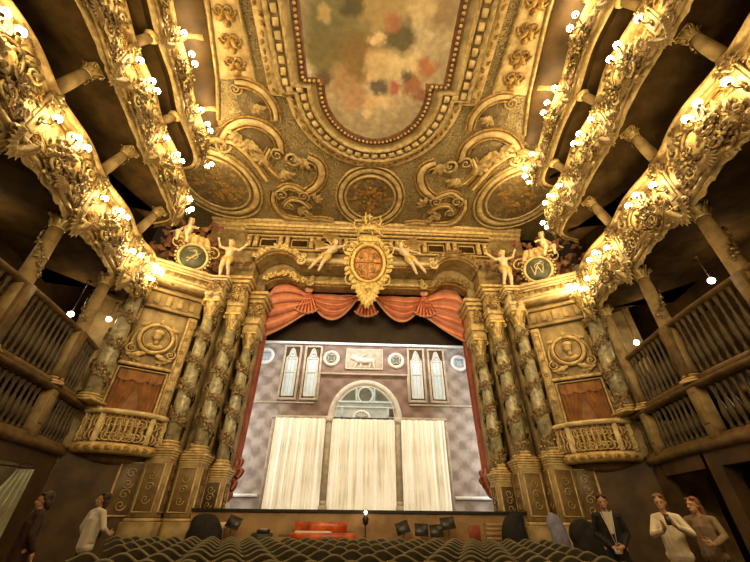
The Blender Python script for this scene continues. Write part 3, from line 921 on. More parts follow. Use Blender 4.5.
# trumpet corner: wall between big column and first marble column
T0 = Vector((10.15, 13.3, 0)); T1 = Vector((7.8, 14.75, 0))
td = (T1 - T0).normalized(); tn = Vector((-abs(td.y), -abs(td.x), 0)).normalized(); tL = (T1 - T0).length
def tframe(sg, u, off, z):
    """frame on the corner wall: u in metres from the big column, off toward the hall, x along wall (screen right), y up"""
    o = T0 + td * u + tn * off
    o = Vector((o.x * sg, o.y, z)); n = Vector((tn.x * sg, tn.y, 0))
    x = Vector((0, 0, 1)).cross(n)
    return basis(o, x, (0, 0, 1), n)
for sg in (-1, 1):
    s = SIDE[sg]
    m = MB()
    a = T0 + tn * -.7; b = T1 + tn * -.7
    for (p, q) in ((a, b), (T0 + td * -1.5 + tn * -.7, a)):
        m.add([(p.x, p.y, 0), (p.x, p.y, 12.2), (q.x, q.y, 12.2), (q.x, q.y, 0)], [(0, 1, 2, 3)])
    if sg < 0: m.mirx()
    struct('wall_corner_' + s, m, M['stone'])
    m = MB(); a = T0 + tn * .02; b = T1 + tn * .02
    m.add([(a.x, a.y, 0), (a.x, a.y, 3.2), (b.x, b.y, 3.2), (b.x, b.y, 0)], [(0, 1, 2, 3)])
    if sg < 0: m.mirx()
    struct('wall_corner_base_' + s, m, M['brown'])
    mw = lambda u, off, z: tframe(sg, u, off, z)
    # architrave
    root = thing('corner_architrave', 'bright gilded architrave over the curtained box %s of the stage' % s, 'cornice'); root.matrix_world = mw(tL / 2, 0, 10.35)
    flip = 1
    m = MB()
    for z, zz, d in ((0, .16, .10), (.16, .30, .14), (.30, .52, .08), (.52, .62, .2), (.62, .74, .3), (.74, .86, .4)):
        m.bbox(-tL / 2 - .3, tL / 2 + .3, z, zz, -.8, d, .02)
    obj('architrave_beam', m, M['cream'], root)
    for i in range(9):
        k = MB(); leaf(k, (0, 0, 0), -PI / 2, .3, .09, 0, .1, 6, .1)
        obj('acanthus', k, M['gold'], root, True, T(-tL / 2 + .2 + i * (tL - .4) / 8, .52, .1))
    # niche decorations: frieze band, medallion, door frame, curtain
    root = thing('relief_panel', 'carved wall panel with laurel garlands above the curtained box %s of the stage' % s, 'relief'); root.matrix_world = mw(tL / 2, -.66, 7.1)
    m = MB(); m.bbox(-1.35, 1.35, 2.2, 2.9, 0, .12, .03); m.bbox(-1.4, 1.4, 2.9, 3.05, 0, .22, .03); m.bbox(-1.4, 1.4, 2.05, 2.2, 0, .18, .03)
    for i in range(5): m.bbox(-1.2 + i * .5, -.95 + i * .5, 2.3, 2.8, .1, .17, .02)
    obj('frieze_band', m, M['stone'], root)
    m = MB()
    for sx in (-1, 1):
        m.bbox(sx * 1.15 - .2, sx * 1.15 + .2, -2.6, 2.0, 0, .16, .03); band2(m, [(sx * 1.15 - .13, -2.4), (sx * 1.15 + .13, -2.4), (sx * 1.15 + .13, 1.8), (sx * 1.15 - .13, 1.8), (sx * 1.15 - .13, -2.4)], .025, .04, .16)
        for q in range(7): volute(m, (sx * 1.15, -2.1 + q * .6), .1, 1.3, sx if q % 2 else -sx, 0, .02, .17, 12, 4)
    obj('carved_pilaster', m, M['mould'], root)
    m = MB()
    for sx in (-1, 1):
        band2(m, [(sx * (.45 + .4 * math.sin(PI * i / 14)), -.5 + 1.9 * i / 14) for i in range(15)], .06, .08)
        leaf(m, (sx * .3, -.35, .05), PI / 2 - sx * 1.3, .75, .11, sx * .9, .12, 7, .05); leaf(m, (sx * .4, 1.25, .05), -sx * .3 + (PI if sx < 0 else 0), .45, .09, sx, .1)
    obj('laurel', m, M['mould'], root)
    root = thing('portrait_medallion', 'round carved portrait medallion with a head in profile on the wall %s of the stage' % s, 'medallion'); root.matrix_world = mw(tL / 2, -.55, 7.75)
    m = MB(); m.ell((0, 0, 0), (.58, .58, .06), 24, 8); obj('field', m, M['stone'], root)
    m = MB(); band2(m, oval(0, 0, .64, .64, 32) + [(.64, 0)], .09, .12); band2(m, oval(0, 0, .5, .5, 32) + [(.5, 0)], .025, .07); obj('rim', m, M['mould'], root)
    m = MB(); m.ell((0, .1, .1), (.19, .24, .14), 12, 9); m.ell((.03, .25, .1), (.22, .16, .15), 10, 7); m.ell((-.16, .06, .1), (.07, .06, .06), 8, 6); m.tube([(.03, -.08, .08), (.05, -.28, .05)], [.1, .13], 8); m.ell((.05, -.36, .03), (.34, .14, .1), 12, 7); obj('portrait_bust', m, M['mould'], root)
    m = MB()
    for sx in (-1, 1):
        volute(m, (sx * .75, -.62), .2, 1.6, -sx, PI / 2, .05, .05); leaf(m, (sx * .2, -.7, .05), (-.5 if sx > 0 else PI + .5), .6, .1, sx * .8, .1)
    leaf(m, (0, .62, .06), PI / 2, .3, .1, 0, .1); obj('scroll', m, M['mould'], root)
    root = thing('doorway_frame', 'moulded stone frame around the orange curtain %s of the stage' % s, 'frame'); root.matrix_world = mw(tL / 2, -.66, 3.3)
    m = MB(); band2(m, [(-.9, 0), (-.9, 3.05), (.9, 3.05), (.9, 0)], .08, .14); m.bbox(-1.05, 1.05, 3.12, 3.26, 0, .22, .03); obj('frame_moulding', m, M['mould'], root)
    root = thing('box_curtain', 'orange tied-back curtain in the doorway %s of the stage' % s, 'curtain'); root.matrix_world = mw(tL / 2, -.62, 3.3)
    def cur(side):
        def fn(u, v):
            z = 2.95 * v
            w = .66 - .22 * max(0, math.sin(PI * min(1, max(0, (.85 - v) / .75)))) ** 1.2
            x = side * (.8 - w * 1.2 * u)
            return (x, z, .04 + .035 * math.sin(u * 24 + v * 3))
        return fn
    for sd2 in (-1, 1):
        m = MB(); m.grid(cur(sd2), 36, 16); obj('curtain_panel', m, M['orange'], root)
    m = MB(); m.add([(-.8, 0, 0), (.8, 0, 0), (.8, 2.95, 0), (-.8, 2.95, 0)], [(0, 1, 2, 3)]); obj('lining', m, M['orange'], root)
    m = MB(); m.grid(lambda u, v: (-.8 + 1.6 * u, 2.6 + .35 * v - .10 * abs(math.sin(u * PI * 3)) * (1 - v), .1 + .02 * math.sin(u * 40)), 40, 4); obj('pelmet', m, M['orange'], root)
    # balcony
    root = thing('trumpeter_balcony', 'small bowed gilded balcony with pierced railing %s of the stage' % s, 'balcony'); root.matrix_world = mw(tL * .545, .02, 3.2)
    W = tL * .475
    arc = [(W * (2 * i / 30 - 1), .62 * (1 - abs(2 * i / 30 - 1) ** 3.0)) for i in range(31)]
    def bal(prof):
        mm = MB(); vs = []; fs = []; nr = normals(arc); k = len(prof)
        for (x, z), (a, b) in zip(arc, nr):
            for o, y in prof: vs.append((x + a * o, y, z + b * o))
        for i in range(len(arc) - 1):
            for j in range(k - 1): fs.append((i * k + j, (i + 1) * k + j, (i + 1) * k + j + 1, i * k + j + 1))
        return mm.add(vs, fs)
    obj('floor_slab', bal([(-1.2, -.1), (.0, -.14), (.1, -.08), (.16, .02), (.1, .12), (.02, .2), (-.2, .2)]), M['mould'], root)
    obj('handrail', bal([(-.12, 1.12), (.06, 1.12), (.12, 1.2), (.1, 1.28), (-.12, 1.28), (-.14, 1.15)]), M['cream'], root)
    m = MB()
    for i in range(2, 29, 2):
        x, z = arc[i]; k = 1 if (i // 2) % 2 else -1
        volute(m, (x, .42, z - .08), .2, 1.6, k, PI / 2, .04, 0, 20, 5)
        volute(m, (x, .87, z - .08), .2, 1.6, -k, -PI / 2, .04, 0, 20, 5)
        m.tube([(x - .1, .2, z - .08), (x - .07, .66, z - .06), (x - .1, 1.14, z - .08)], [.035, .05, .035], 6)
    obj('scroll_grille', m, M['mould'], root)
    for i in (1, 6, 24, 29):
        x, z = arc[i]
        m = MB(); m.bbox(x - .09, x + .09, .2, 1.14, z - .2, z + .04, .02); obj('post', m, M['cream'], root)
    m = MB()
    for i in range(9):
        k = MB(); leaf(k, (0, 0, 0), 0, .34, .08, 0, .06, 6, 0); m.merge(k, T(arc[3 + i * 3][0] - .17, .02, arc[3 + i * 3][1] + .1))
    obj('acanthus', m, M['gold_dark'], root)
    m = MB(); m.ell((0, -.16, -.25), (W * .8, .30, .55), 20, 8); obj('underside', m, M['wood'], root)
    # base wall panel
    root = thing('wall_panel', 'gold-framed upright panel low on the wall under the balcony %s of the stage' % s, 'panel'); root.matrix_world = mw(tL - .55, .04, 1.3)
    m = MB(); m.bbox(-.38, .38, 0, 1.6, 0, .04, .01); obj('field', m, M['wood'], root)
    m = MB(); band2(m, [(-.38, 0), (.38, 0), (.38, 1.6), (-.38, 1.6), (-.38, 0)], .05, .07); [volute(m, (0, .3 + .32 * q), .16, 1.4, 1 if q % 2 else -1, 0, .025, .05, 14, 4) for q in range(4)]; obj('frame', m, M['mould'], root)
    # big column
    column('marble_column', (sg * 9.85, 13.0, 4.6), (sg * 9.85, 13.0, 9.95), .3, 'thick marble column at the %s corner beneath the gilded gallery end' % s, M['marble'], 'proscenium columns', 1, .8, .3, 'gold', sg, 3.6, 1.7, .23, 33 + sg)

    # crowning cartouche with monogram
    root = thing('monogram_cartouche', 'round dark green monogram shield in gilded scrolls %s of the stage' % s, 'cartouche')
    root.matrix_world = mw(tL * .56, .30, 11.85) @ Matrix.Scale(.8, 4) @ Matrix.Rotation(R(12), 4, 'X')
    m = MB(); m.ell((0, 0, .1), (.72, .76, .18), 24, 10); obj('shield', m, two('shield_green_' + s, (.05, .055, .03), (.11, .115, .065), 3, .35), root)
    m = MB(); band2(m, oval(0, 0, .8, .84, 36) + [(.8, 0)], .11, .2)
    for i in range(26):
        an = 2 * PI * i / 26; m.ell((math.cos(an) * .95, math.sin(an) * .98, .1), .08, 6, 5)
    obj('rim', m, M['cream'], root)
    m = MB()
    if sg < 0:
        pts = [spiral(0, .0, .36, .05, 2.5, 2.5 - 5.5, 24), [(-.25, -.42), (-.05, -.1), (.1, .2), (.05, .4), (-.15, .38)], [(.3, .3), (.1, .05), (-.1, -.15), (-.32, -.2)]]
    else:
        pts = [[(-.38, .3), (-.25, -.3), (-.02, .15), (.18, -.32), (.36, .3)], [(-.3, -.38), (-.1, .0), (.12, .36), (.3, .42)], spiral(0, .1, .3, .06, 0, 5.5, 20)]
    for q in pts:
        q = catmull([tuple(a) for a in q], .04) if len(q) < 8 else q
        m.tube([(x, y, .30 - .28 * (x * x + y * y)) for x, y in q], .028, 6)
    obj('monogram', m, M['cream'], root)
    m = cartouche(50, 3.0, 3.0, False); obj('scrollwork', m, M['gold'], root, True, T(0, -.05, -.1))
    m = MB(); m.grid(lambda u, v: ((u - .5) * 1.5 * (1.1 - v * .5), .75 + v * .75, .1 + .18 * math.sin(v * PI) + .05 * math.sin(u * 22)), 30, 10); obj('shell', m, M['mould'], root)
    root2 = thing('carved_trophy', 'dark red-brown carved drapery and trophies behind the monogram shield %s of the stage' % s, 'ornament'); root2.matrix_world = mw(tL * .56, -.25, 12.5)
    m = cluster(60 + sg, 3.2, 2.6, 110, .34); obj('trophy_leaves', m, M['cloud'], root2)
    m = MB(); m.ell((0, -.6, -.3), (1.5, 1.0, .3), 18, 8); obj('backing', m, M['cloud'], root2)

# ------------------------------------------------------------------ blob figures (continuous bodies)
def blob(name, parts, voxel, mat, smooth=4):
    m = MB()
    for p in parts:
        if p[0] == 'c': m.cap(*p[1:])
        else: m.ell(p[1], p[2], 14, 10, p[3] if len(p) > 3 else None)
    o = bpy.data.objects.new('tmp_body', m.mesh('tmp_body')); C.objects.link(o)
    r = o.modifiers.new('r', 'REMESH'); r.mode = 'VOXEL'; r.voxel_size = voxel
    sm = o.modifiers.new('s', 'SMOOTH'); sm.iterations = smooth; sm.factor = .5
    dg = bpy.context.evaluated_depsgraph_get(); dg.update()
    me = bpy.data.meshes.new_from_object(o.evaluated_get(dg)); me.name = name
    bpy.data.objects.remove(o)
    me.materials.clear(); me.materials.append(mat)
    me.polygons.foreach_set('use_smooth', [True] * len(me.polygons))
    return me
V = Vector
def hand_parts(w, d, side, r=.011, curl=.5, L=.085):
    """palm + five fingers; w wrist, d direction along hand, side = thumb direction"""
    w, d, side = V(w), V(d).normalized(), V(side).normalized()
    pn = d.cross(side).normalized()
    out = [('c', w, .026, w + d * .05, .03), ('c', w + d * .04 + side * .022, .022, w + d * .09 + side * .025, .016), ('c', w + d * .04 - side * .022, .02, w + d * .085 - side * .028, .015)]
    for i, (off, ln) in enumerate(((.034, .88), (.012, 1.0), (-.011, .94), (-.033, .74))):
        a = w + d * .088 + side * off
        b = a + (d * (1 - curl * .4) + pn * curl * .5) * L * ln * .5
        c = b + (d * (1 - curl) + pn * curl) * L * ln * .5
        out += [('c', a, r, b, r * .92), ('c', b, r * .92, c, r * .8)]
    a = w + d * .03 + side * .035
    b = a + (side * .7 + d * .6) * .045; c = b + (side * .3 + d * .8 + pn * .3) * .035
    out += [('c', a, r * 1.25, b, r * 1.1), ('c', b, r * 1.1, c, r * .9)]
    return out
def head_parts(c, fwd, up, s=1.0):
    """c = centre of skull; fwd = look direction"""
    f, u = V(fwd).normalized(), V(up).normalized(); r = f.cross(u).normalized(); u = r.cross(f)
    c = V(c)
    rot = Matrix(((r.x, f.x, u.x), (r.y, f.y, u.y), (r.z, f.z, u.z)))
    P = lambda x, y, z: c + (r * x + f * y + u * z) * s
    E = lambda q, rr: ('e', q, tuple(a * s for a in rr), rot)
    out = [E(P(0, -.008, .02), (.075, .092, .095)), E(P(0, .022, -.045), (.058, .066, .075)), E(P(0, .055, -.098), (.028, .026, .022)),
           ('c', P(0, .092, .005), .010 * s, P(0, .112, -.035), .016 * s),
           E(P(0, .088, -.068), (.026, .012, .008)), E(P(0, .084, -.079), (.024, .013, .008)), E(P(0, .082, .028), (.052, .016, .010)),
           E(P(.030, .082, .006), (.013, .009, .008)), E(P(-.030, .082, .006), (.013, .009, .008)),
           E(P(.075, -.005, -.01), (.012, .022, .034)), E(P(-.075, -.005, -.01), (.012, .022, .034))]
    return out
def body_parts(J, k=1.0, fwd=(0, -1, 0), hands=True):
    """J: joints. k scales thickness"""
    o = []
    g = lambda n: V(J[n])
    sl, sr, hl, hr = g('shl'), g('shr'), g('hpl'), g('hpr')
    pel = (hl + hr) / 2; ch = (sl + sr) / 2
    f = V(fwd).normalized()
    o += [('c', hl, .10 * k, hr, .10 * k), ('c', pel, .115 * k, pel * .5 + ch * .5, .10 * k), ('c', pel * .45 + ch * .55, .105 * k, ch + V((0, 0, -.09)), .125 * k),
          ('c', sl * .78 + sr * .22 + V((0, 0, -.03)), .075 * k, sr * .78 + sl * .22 + V((0, 0, -.03)), .075 * k), ('c', sl, .055 * k, sl * .7 + sr * .3, .065 * k), ('c', sr, .055 * k, sr * .7 + sl * .3, .065 * k),
          ('c', ch, .058 * k, g('head') - V((0, 0, .06)), .052 * k), ('c', ch + V((0, 0, .055)), .045 * k, sl, .045 * k), ('c', ch + V((0, 0, .055)), .045 * k, sr, .045 * k)]
    for s in 'lr':
        o += [('c', g('sh' + s), .052 * k, g('el' + s), .04 * k), ('c', g('el' + s), .04 * k, g('wr' + s), .027 * k),
              ('c', g('hp' + s), .088 * k, g('kn' + s), .058 * k), ('c', g('kn' + s), .058 * k, g('an' + s), .037 * k)]
        an = g('an' + s)
        o += [('c', an + V((0, 0, -.03)), .036, an + f * .14 + V((0, 0, -.055)), .028)]
    return o
def stand(h, yaw=0, lean=(0, 0)):
    """default joint set of a person of height h at origin, facing -Y (before yaw)"""
    s = h / 1.72
    J = {'head': (0, -.015, 1.585), 'shl': (.185, 0, 1.39), 'shr': (-.185, 0, 1.39), 'ell': (.25, .02, 1.13), 'elr': (-.25, .02, 1.13), 'wrl': (.24, -.10, .90), 'wrr': (-.24, -.10, .90),
         'hpl': (.09, 0, .92), 'hpr': (-.09, 0, .92), 'knl': (.10, -.03, .50), 'knr': (-.10, -.03, .50), 'anl': (.105, .02, .085), 'anr': (-.105, .02, .085)}
    return {k: V(v) * s for k, v in J.items()}
def cloth(J, which, ex, k=1.0, hem=None):
    g = lambda n: V(J[n])
    o = []
    sl, sr, hl, hr = g('shl'), g('shr'), g('hpl'), g('hpr'); pel = (hl + hr) / 2; ch = (sl + sr) / 2
    if which == 'top':
        low = pel + V((0, 0, -.06 if hem is None else hem))
        o += [('c', hl + V((0, 0, hem or -.02)), .10 * k + ex, hr + V((0, 0, hem or -.02)), .10 * k + ex), ('c', low, .115 * k + ex, pel * .5 + ch * .5, .105 * k + ex), ('c', pel * .45 + ch * .55, .11 * k + ex, ch + V((0, 0, -.09)), .125 * k + ex),
              ('c', sl * .78 + sr * .22 + V((0, 0, -.03)), .075 * k + ex, sr * .78 + sl * .22 + V((0, 0, -.03)), .075 * k + ex), ('c', sl, .055 * k + ex, sl * .7 + sr * .3, .066 * k + ex), ('c', sr, .055 * k + ex, sr * .7 + sl * .3, .066 * k + ex)]
        for s in 'lr':
            wr = g('el' + s) * .12 + g('wr' + s) * .88
            o += [('c', g('sh' + s), .052 * k + ex, g('el' + s), .043 * k + ex), ('c', g('el' + s), .043 * k + ex, wr, .034 * k + ex)]
    if which == 'top':
        o += [('c', ch + V((0, .01, .045)), .05 * k + ex * .6, sl, .05 * k + ex), ('c', ch + V((0, .01, .045)), .05 * k + ex * .6, sr, .05 * k + ex)]
        for q in (-.055, .055):
            a = pel + (hr - hl).normalized() * q + V((0, 0, hem or -.02)); b = ch + (sr - sl).normalized() * q * 1.2 + V((0, 0, -.10))
            o += [('c', a, .105 * k + ex * 1.6, b, .108 * k + ex)]
    if which == 'legs':
        o += [('c', hl, .10 * k + ex, hr, .10 * k + ex), ('c', pel, .11 * k + ex, pel + V((0, 0, .08)), .10 * k + ex)]
        for s in 'lr':
            an = g('kn' + s) * .08 + g('an' + s) * .92
            o += [('c', g('hp' + s), .09 * k + ex, g('kn' + s), .063 * k + ex), ('c', g('kn' + s), .063 * k + ex, an, .05 * k + ex)]
    return o
def hair_parts(c, fwd, up, long=0, s=1.0, bun=False):
    f, u = V(fwd).normalized(), V(up).normalized(); r = f.cross(u).normalized(); u = r.cross(f)
    c = V(c); rot = Matrix(((r.x, f.x, u.x), (r.y, f.y, u.y), (r.z, f.z, u.z)))
    P = lambda x, y, z: c + (r * x + f * y + u * z) * s
    E = lambda q, rr: ('e', q, tuple(a * s for a in rr), rot)
    out = [E(P(0, -.028, .045), (.086, .090, .088)), E(P(0, -.055, -.01), (.08, .06, .09)), E(P(.045, .03, .088), (.04, .045, .028)), E(P(-.045, .03, .088), (.04, .045, .028)), E(P(.074, -.02, .02), (.016, .04, .05)), E(P(-.074, -.02, .02), (.016, .04, .05))]
    if long:
        out += [('c', P(.05, -.06, -.03), .045 * s, P(.06, -.07, -.03 - long), .03 * s), ('c', P(-.05, -.06, -.03), .045 * s, P(-.06, -.07, -.03 - long), .03 * s), ('c', P(0, -.075, -.03), .05 * s, P(0, -.085, -.05 - long), .035 * s)]
    if bun: out += [E(P(0, -.13, .05), (.045, .045, .045))]
    return out

# winged angels beside the coat of arms and putti on the corner cartouches
def putto(name, label, J, look, loc, rz, scale, wings=False, sash=True, group='gilded figures'):
    root = thing(name, label, 'statue', loc, rz, group); root.scale = (scale,) * 3
    up = (V(J['head']) - (V(J['shl']) + V(J['shr'])) / 2)
    parts = body_parts(J, 1.42, (0, -1, 0))
    parts += head_parts(V(J['head']) + V((0, 0, .03)), look, up, 1.32)
    for s in 'lr':
        d = V(J['wr' + s]) - V(J['el' + s]); parts += hand_parts(J['wr' + s], d, d.cross(V((0, 1, .3))) if s == 'l' else -d.cross(V((0, 1, .3))), .013, .4)
    link('body', blob(name, parts, .022, M['flesh'], 3), root)
    link('hair', blob('hair', hair_parts(V(J['head']) + V((0, 0, .03)), look, up, .02, 1.35), .025, M['gold'], 2), root)
    if sash:
        hl, hr = V(J['hpl']), V(J['hpr']); kn = V(J['knl'])
        parts = [('c', hl, .165, hr, .165), ('c', hl, .155, hl * .45 + kn * .55, .13), ('c', hr, .155, hr * .6 + V(J['knr']) * .4, .14), ('c', hr + V((-.05, .08, .03)), .07, hr + V((-.28, .14, .16)), .04)]
        link('drapery', blob('drapery', parts, .025, M['gold'], 3), root)
    if wings:
        ch = (V(J['shl']) + V(J['shr'])) / 2 + V((0, .10, .02))
        for sg, dirs in ((1, wings[0]), (-1, wings[1])):
            m = MB(); dv = V(dirs).normalized()
            side = dv.cross(V((0, 1, 0))).normalized() * sg
            for i in range(9):
                a = ch + dv * (.10 + .06 * i)
                k = MB(); leaf(k, (0, 0, 0), 0, .75 - .03 * i, .10, -.25, .03, 7)
                xd = (dv * (.75 + .05 * i) + side * (.8 - .09 * i)).normalized(); zd = V((0, -1, 0)); yd = zd.cross(xd)
                m.merge(k, basis(a, xd, yd, zd))
            m.tube([ch, ch + dv * .3, ch + dv * .75], [.05, .06, .03], 7)
            obj('wing', m, M['gold'], root)
    return root
for sg in (-1, 1):
    s = SIDE[sg]
    q = lambda x, y, z: (-sg * x, y, z)   # x toward the coat of arms
    a, b = ('shl', 'shr')
    J = {'head': q(.22, -.08, 1.62), 'shl': q(.33, -.04, 1.40), 'shr': q(.03, .02, 1.44), 'ell': q(.60, -.14, 1.40), 'elr': q(-.25, -.10, 1.28), 'wrl': q(.92, -.16, 1.47), 'wrr': q(-.48, -.2, 1.14),
         'hpl': q(-.06, 0, .92), 'hpr': q(-.24, .03, .98), 'knl': q(-.22, -.12, .52), 'knr': q(-.52, -.05, .60), 'anl': q(-.40, .02, .14), 'anr': q(-.80, .06, .26)}
    wings = ((sg * .95, -.05, .45), (sg * .6, -.05, .85))
    putto('angel_statue', 'winged gilded angel reaching for the coat of arms from its %s side' % s, J, q(.8, -.6, -.1), (sg * 2.2, 15.5, 12.35), 0, 1.3, wings, True, 'angels holding the coat of arms')
    # corner figures
    J = {'head': q(.05, -.1, 1.34), 'shl': q(.16, -.03, 1.12), 'shr': q(-.16, .02, 1.14), 'ell': q(.34, -.2, .98), 'elr': q(-.36, .0, .96), 'wrl': q(.52, -.3, .84), 'wrr': q(-.56, -.12, .78),
         'hpl': q(.10, 0, .66), 'hpr': q(-.10, .02, .66), 'knl': q(.22, -.38, .56), 'knr': q(-.10, -.40, .58), 'anl': q(.34, -.30, .16), 'anr': q(.02, -.46, .14)}
    putto('seated_cherub', 'pale seated cherub perched outermost above the monogram shield %s of the stage' % s, J, q(.4, -.8, -.3), (sg * 9.35, 13.7, 12.2), 0, 1.3, False, True, 'cherubs over the monograms')
    J = {'head': q(-.02, -.06, 1.60), 'shl': q(.17, 0, 1.38), 'shr': q(-.19, 0, 1.40), 'ell': q(.40, -.14, 1.24), 'elr': q(-.42, -.05, 1.46), 'wrl': q(.62, -.22, 1.40), 'wrr': q(-.52, -.12, 1.74),
         'hpl': q(.08, 0, .90), 'hpr': q(-.10, .02, .90), 'knl': q(.16, -.22, .54), 'knr': q(-.14, -.04, .48), 'anl': q(.20, -.02, .14), 'anr': q(-.12, .06, .06)}
    putto('standing_cherub', 'pale standing cherub with raised arm between monogram shield and stage arch on the %s' % s, J, q(-.1, -.9, -.25), (sg * 7.35, 14.65, 11.22), 0, 1.35, False, True, 'cherubs over the monograms')

# ------------------------------------------------------------------ coat of arms + crown
root = thing('coat_of_arms', 'large gilded coat of arms with orange oval relief over the stage arch', 'coat of arms', (0, 15.42, 13.05)); root.rotation_euler = (R(20), 0, 0)
FR = basis((0, 0, 0), (1, 0, 0), (0, 0, 1), (0, -1, 0))
t = NT('copper_relief'); nz = t.noise(5, 4, None, 1.0); t.col(t.ramp(nz.outputs['Fac'], [(.3, (.28, .10, .03)), (.5, (.62, .28, .09)), (.7, (.85, .50, .22))])).set(.4, .3).bump(nz.outputs['Fac'], .9, .12)
m = MB(); m.ell((0, 0, 0), (.78, .95, .22), 28, 12); obj('shield', m, t.m, root, True, FR)
m = MB()
band2(m, [(-.74, 0), (.74, 0)], .03, .05, .2); band2(m, [(0, -.9), (0, .9)], .03, .05, .2)
for x, y in ((-.36, .4), (.36, .4), (-.36, -.38), (.36, -.38)):
    volute(m, (x, y), .2, 1.4, 1 if x * y > 0 else -1, 0, .035, .17, 16, 5); leaf(m, (x, y - .2, .2), PI / 2, .4, .07, .8, .08)
obj('quarterings', m, M['gold_dark'], root, True, FR)
m = MB(); band2(m, oval(0, 0, .9, 1.08, 44) + [(.9, 0)], .12, .24)
band2(m, oval(0, 0, 1.08, 1.25, 44) + [(1.08, 0)], .05, .18)
m.merge(cartouche(71, 3.1, 3.3, False))
for i in range(30):
    an = 2 * PI * i / 30
    leaf(m, (math.cos(an) * 1.05, math.sin(an) * 1.2, .1), an + .5, .42, .1, -1.5 if i % 2 else 1.5, .14, 6, .12)
obj('scroll_frame', m, M['crest'], root, True, FR)
m = pendant(72, 1.5, 1.3); obj('pendant', m, M['crest'], root, True, FR @ T(0, -1.25, .05))
m = MB(); m.bbox(-.55, .55, 1.22, 1.42, -.1, .3, .03); m.bbox(-.48, .48, 1.42, 1.55, -.1, .26, .03); obj('crown_cushion', m, M['crest'], root, True, FR)
root = thing('crown', 'open arched gold crown with a cross on top above the coat of arms', 'crown', (0, 14.72, 14.45)); root.scale = (1.15, 1.15, 1.1)
m = MB(); m.lathe([(.52, 0), (.58, .03), (.56, .16), (.6, .2), (.58, .24)], 20, cap=False)
for i in range(8):
    an = 2 * PI * i / 8; m.ell((.58 * math.cos(an), .58 * math.sin(an), .12), .06, 6, 5)
obj('band', m, M['crest'], root)
for i in range(6):
    an = 2 * PI * i / 6 + .26; m = MB()
    m.tube([(math.cos(an) * .56, math.sin(an) * .56, .2), (math.cos(an) * .82, math.sin(an) * .82, .5), (math.cos(an) * .74, math.sin(an) * .74, .85), (math.cos(an) * .34, math.sin(an) * .34, 1.05), (0, 0, 1.0)], .04, 6)
    for q in ((.82, .5), (.74, .85), (.34, 1.05)): m.ell((math.cos(an) * q[0], math.sin(an) * q[0], q[1] + .05), .055, 6, 5)
    obj('arch', m, M['crest'], root)
m = MB(); m.ell((0, 0, 1.1), .13, 10, 8); obj('orb', m, M['gold'], root)
m = MB(); m.bbox(-.05, .05, -.04, .04, 1.2, 1.6, .01); m.bbox(-.17, .17, -.04, .04, 1.36, 1.45, .01); m.tube([(0, 0, .2), (0, 0, 1.2)], .05, 8); obj('cross', m, M['flesh'], root)

# ------------------------------------------------------------------ stage drapes
root = thing('swag_pelmet', 'salmon silk pelmet of swags and fans across the stage opening', 'drape', (0, 17.75, 12.4))
def swag(x0, x1, z0, drop, sk=0.0, tail=0):
    """one festoon: catenary folds between two hang points; sk shifts the low point"""
    def fn(u, v):
        x = x0 + (x1 - x0) * u
        c = math.sin(PI * u ** (1 + sk))
        low = z0 - .1 - drop * c - tail * u
        z = z0 - (z0 - low) * v
        y = -.12 - .20 * math.sin(PI * v) * c * .8 - .10 * abs(math.sin(v * 13 + .6 * math.sin(u * 5))) * (.35 + c)
        return (x, y, z)
    m = MB(); m.grid(fn, 36, 72)
    e = MB(); e.tube([(lambda p: (p[0], p[1] - .03, p[2]))(fn(i / 36, 1)) for i in range(37)], .055, 6)
    return m, e
def fanpiece(x, z0, w, h):
    def fn(u, v):
        a = (u - .5) * 1.5
        return (x + math.sin(a) * w * v * 1.15, -.42 - .07 * math.sin(u * 40) * v, z0 - math.cos(a * .8) * h * v)
    m = MB(); m.grid(fn, 40, 8)
    e = MB(); e.tube([(lambda p: (p[0], p[1] - .03, p[2]))(fn(i / 40, 1)) for i in range(41)], .05, 6)
    return m, e
zt = -.05
for x0, x1, drop, sk, tail in ((-3.55, -.45, 1.62, 0, 0), (.45, 3.55, 1.62, 0, 0)):
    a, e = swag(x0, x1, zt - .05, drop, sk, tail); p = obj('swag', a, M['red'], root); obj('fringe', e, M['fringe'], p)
for sg in (-1, 1):
    # the outer half-swags sweep down to the jambs
    def fn(u, v, sg=sg):
        x = sg * (3.25 + 2.8 * u)
        up = zt - .05 + .55 * math.sin(PI * min(1, max(0, (u - .1) / .9))) - .8 * max(0, u - .8) / .2
        low = zt - 1.3 - 1.9 * u ** 1.3 - .35 * math.sin(PI * u)
        z = up + (low - up) * v
        return (x, -.15 - .16 * abs(math.sin(v * 13 + u * 1.2)) - .16 * math.sin(PI * v), z)
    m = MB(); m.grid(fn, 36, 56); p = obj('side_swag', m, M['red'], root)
    e = MB(); e.tube([(lambda p: (p[0], p[1] - .03, p[2]))(fn(i / 36, 1)) for i in range(37)], .055, 6); obj('fringe', e, M['fringe'], p)
for x in (-3.4, 0, 3.4):
    a, e = fanpiece(x, zt + .1, .85, 1.62 if x else 1.72); p = obj('fan', a, M['red'], root); obj('fringe', e, M['fringe'], p)
    m = MB(); m.ell((x, -.5, zt - .0), (.26, .12, .2), 10, 7); [leaf(m, (x, zt - .1 - .0), 0, .1, .02, 0) for _ in ()]; obj('rosette', m, M['fringe'], root)
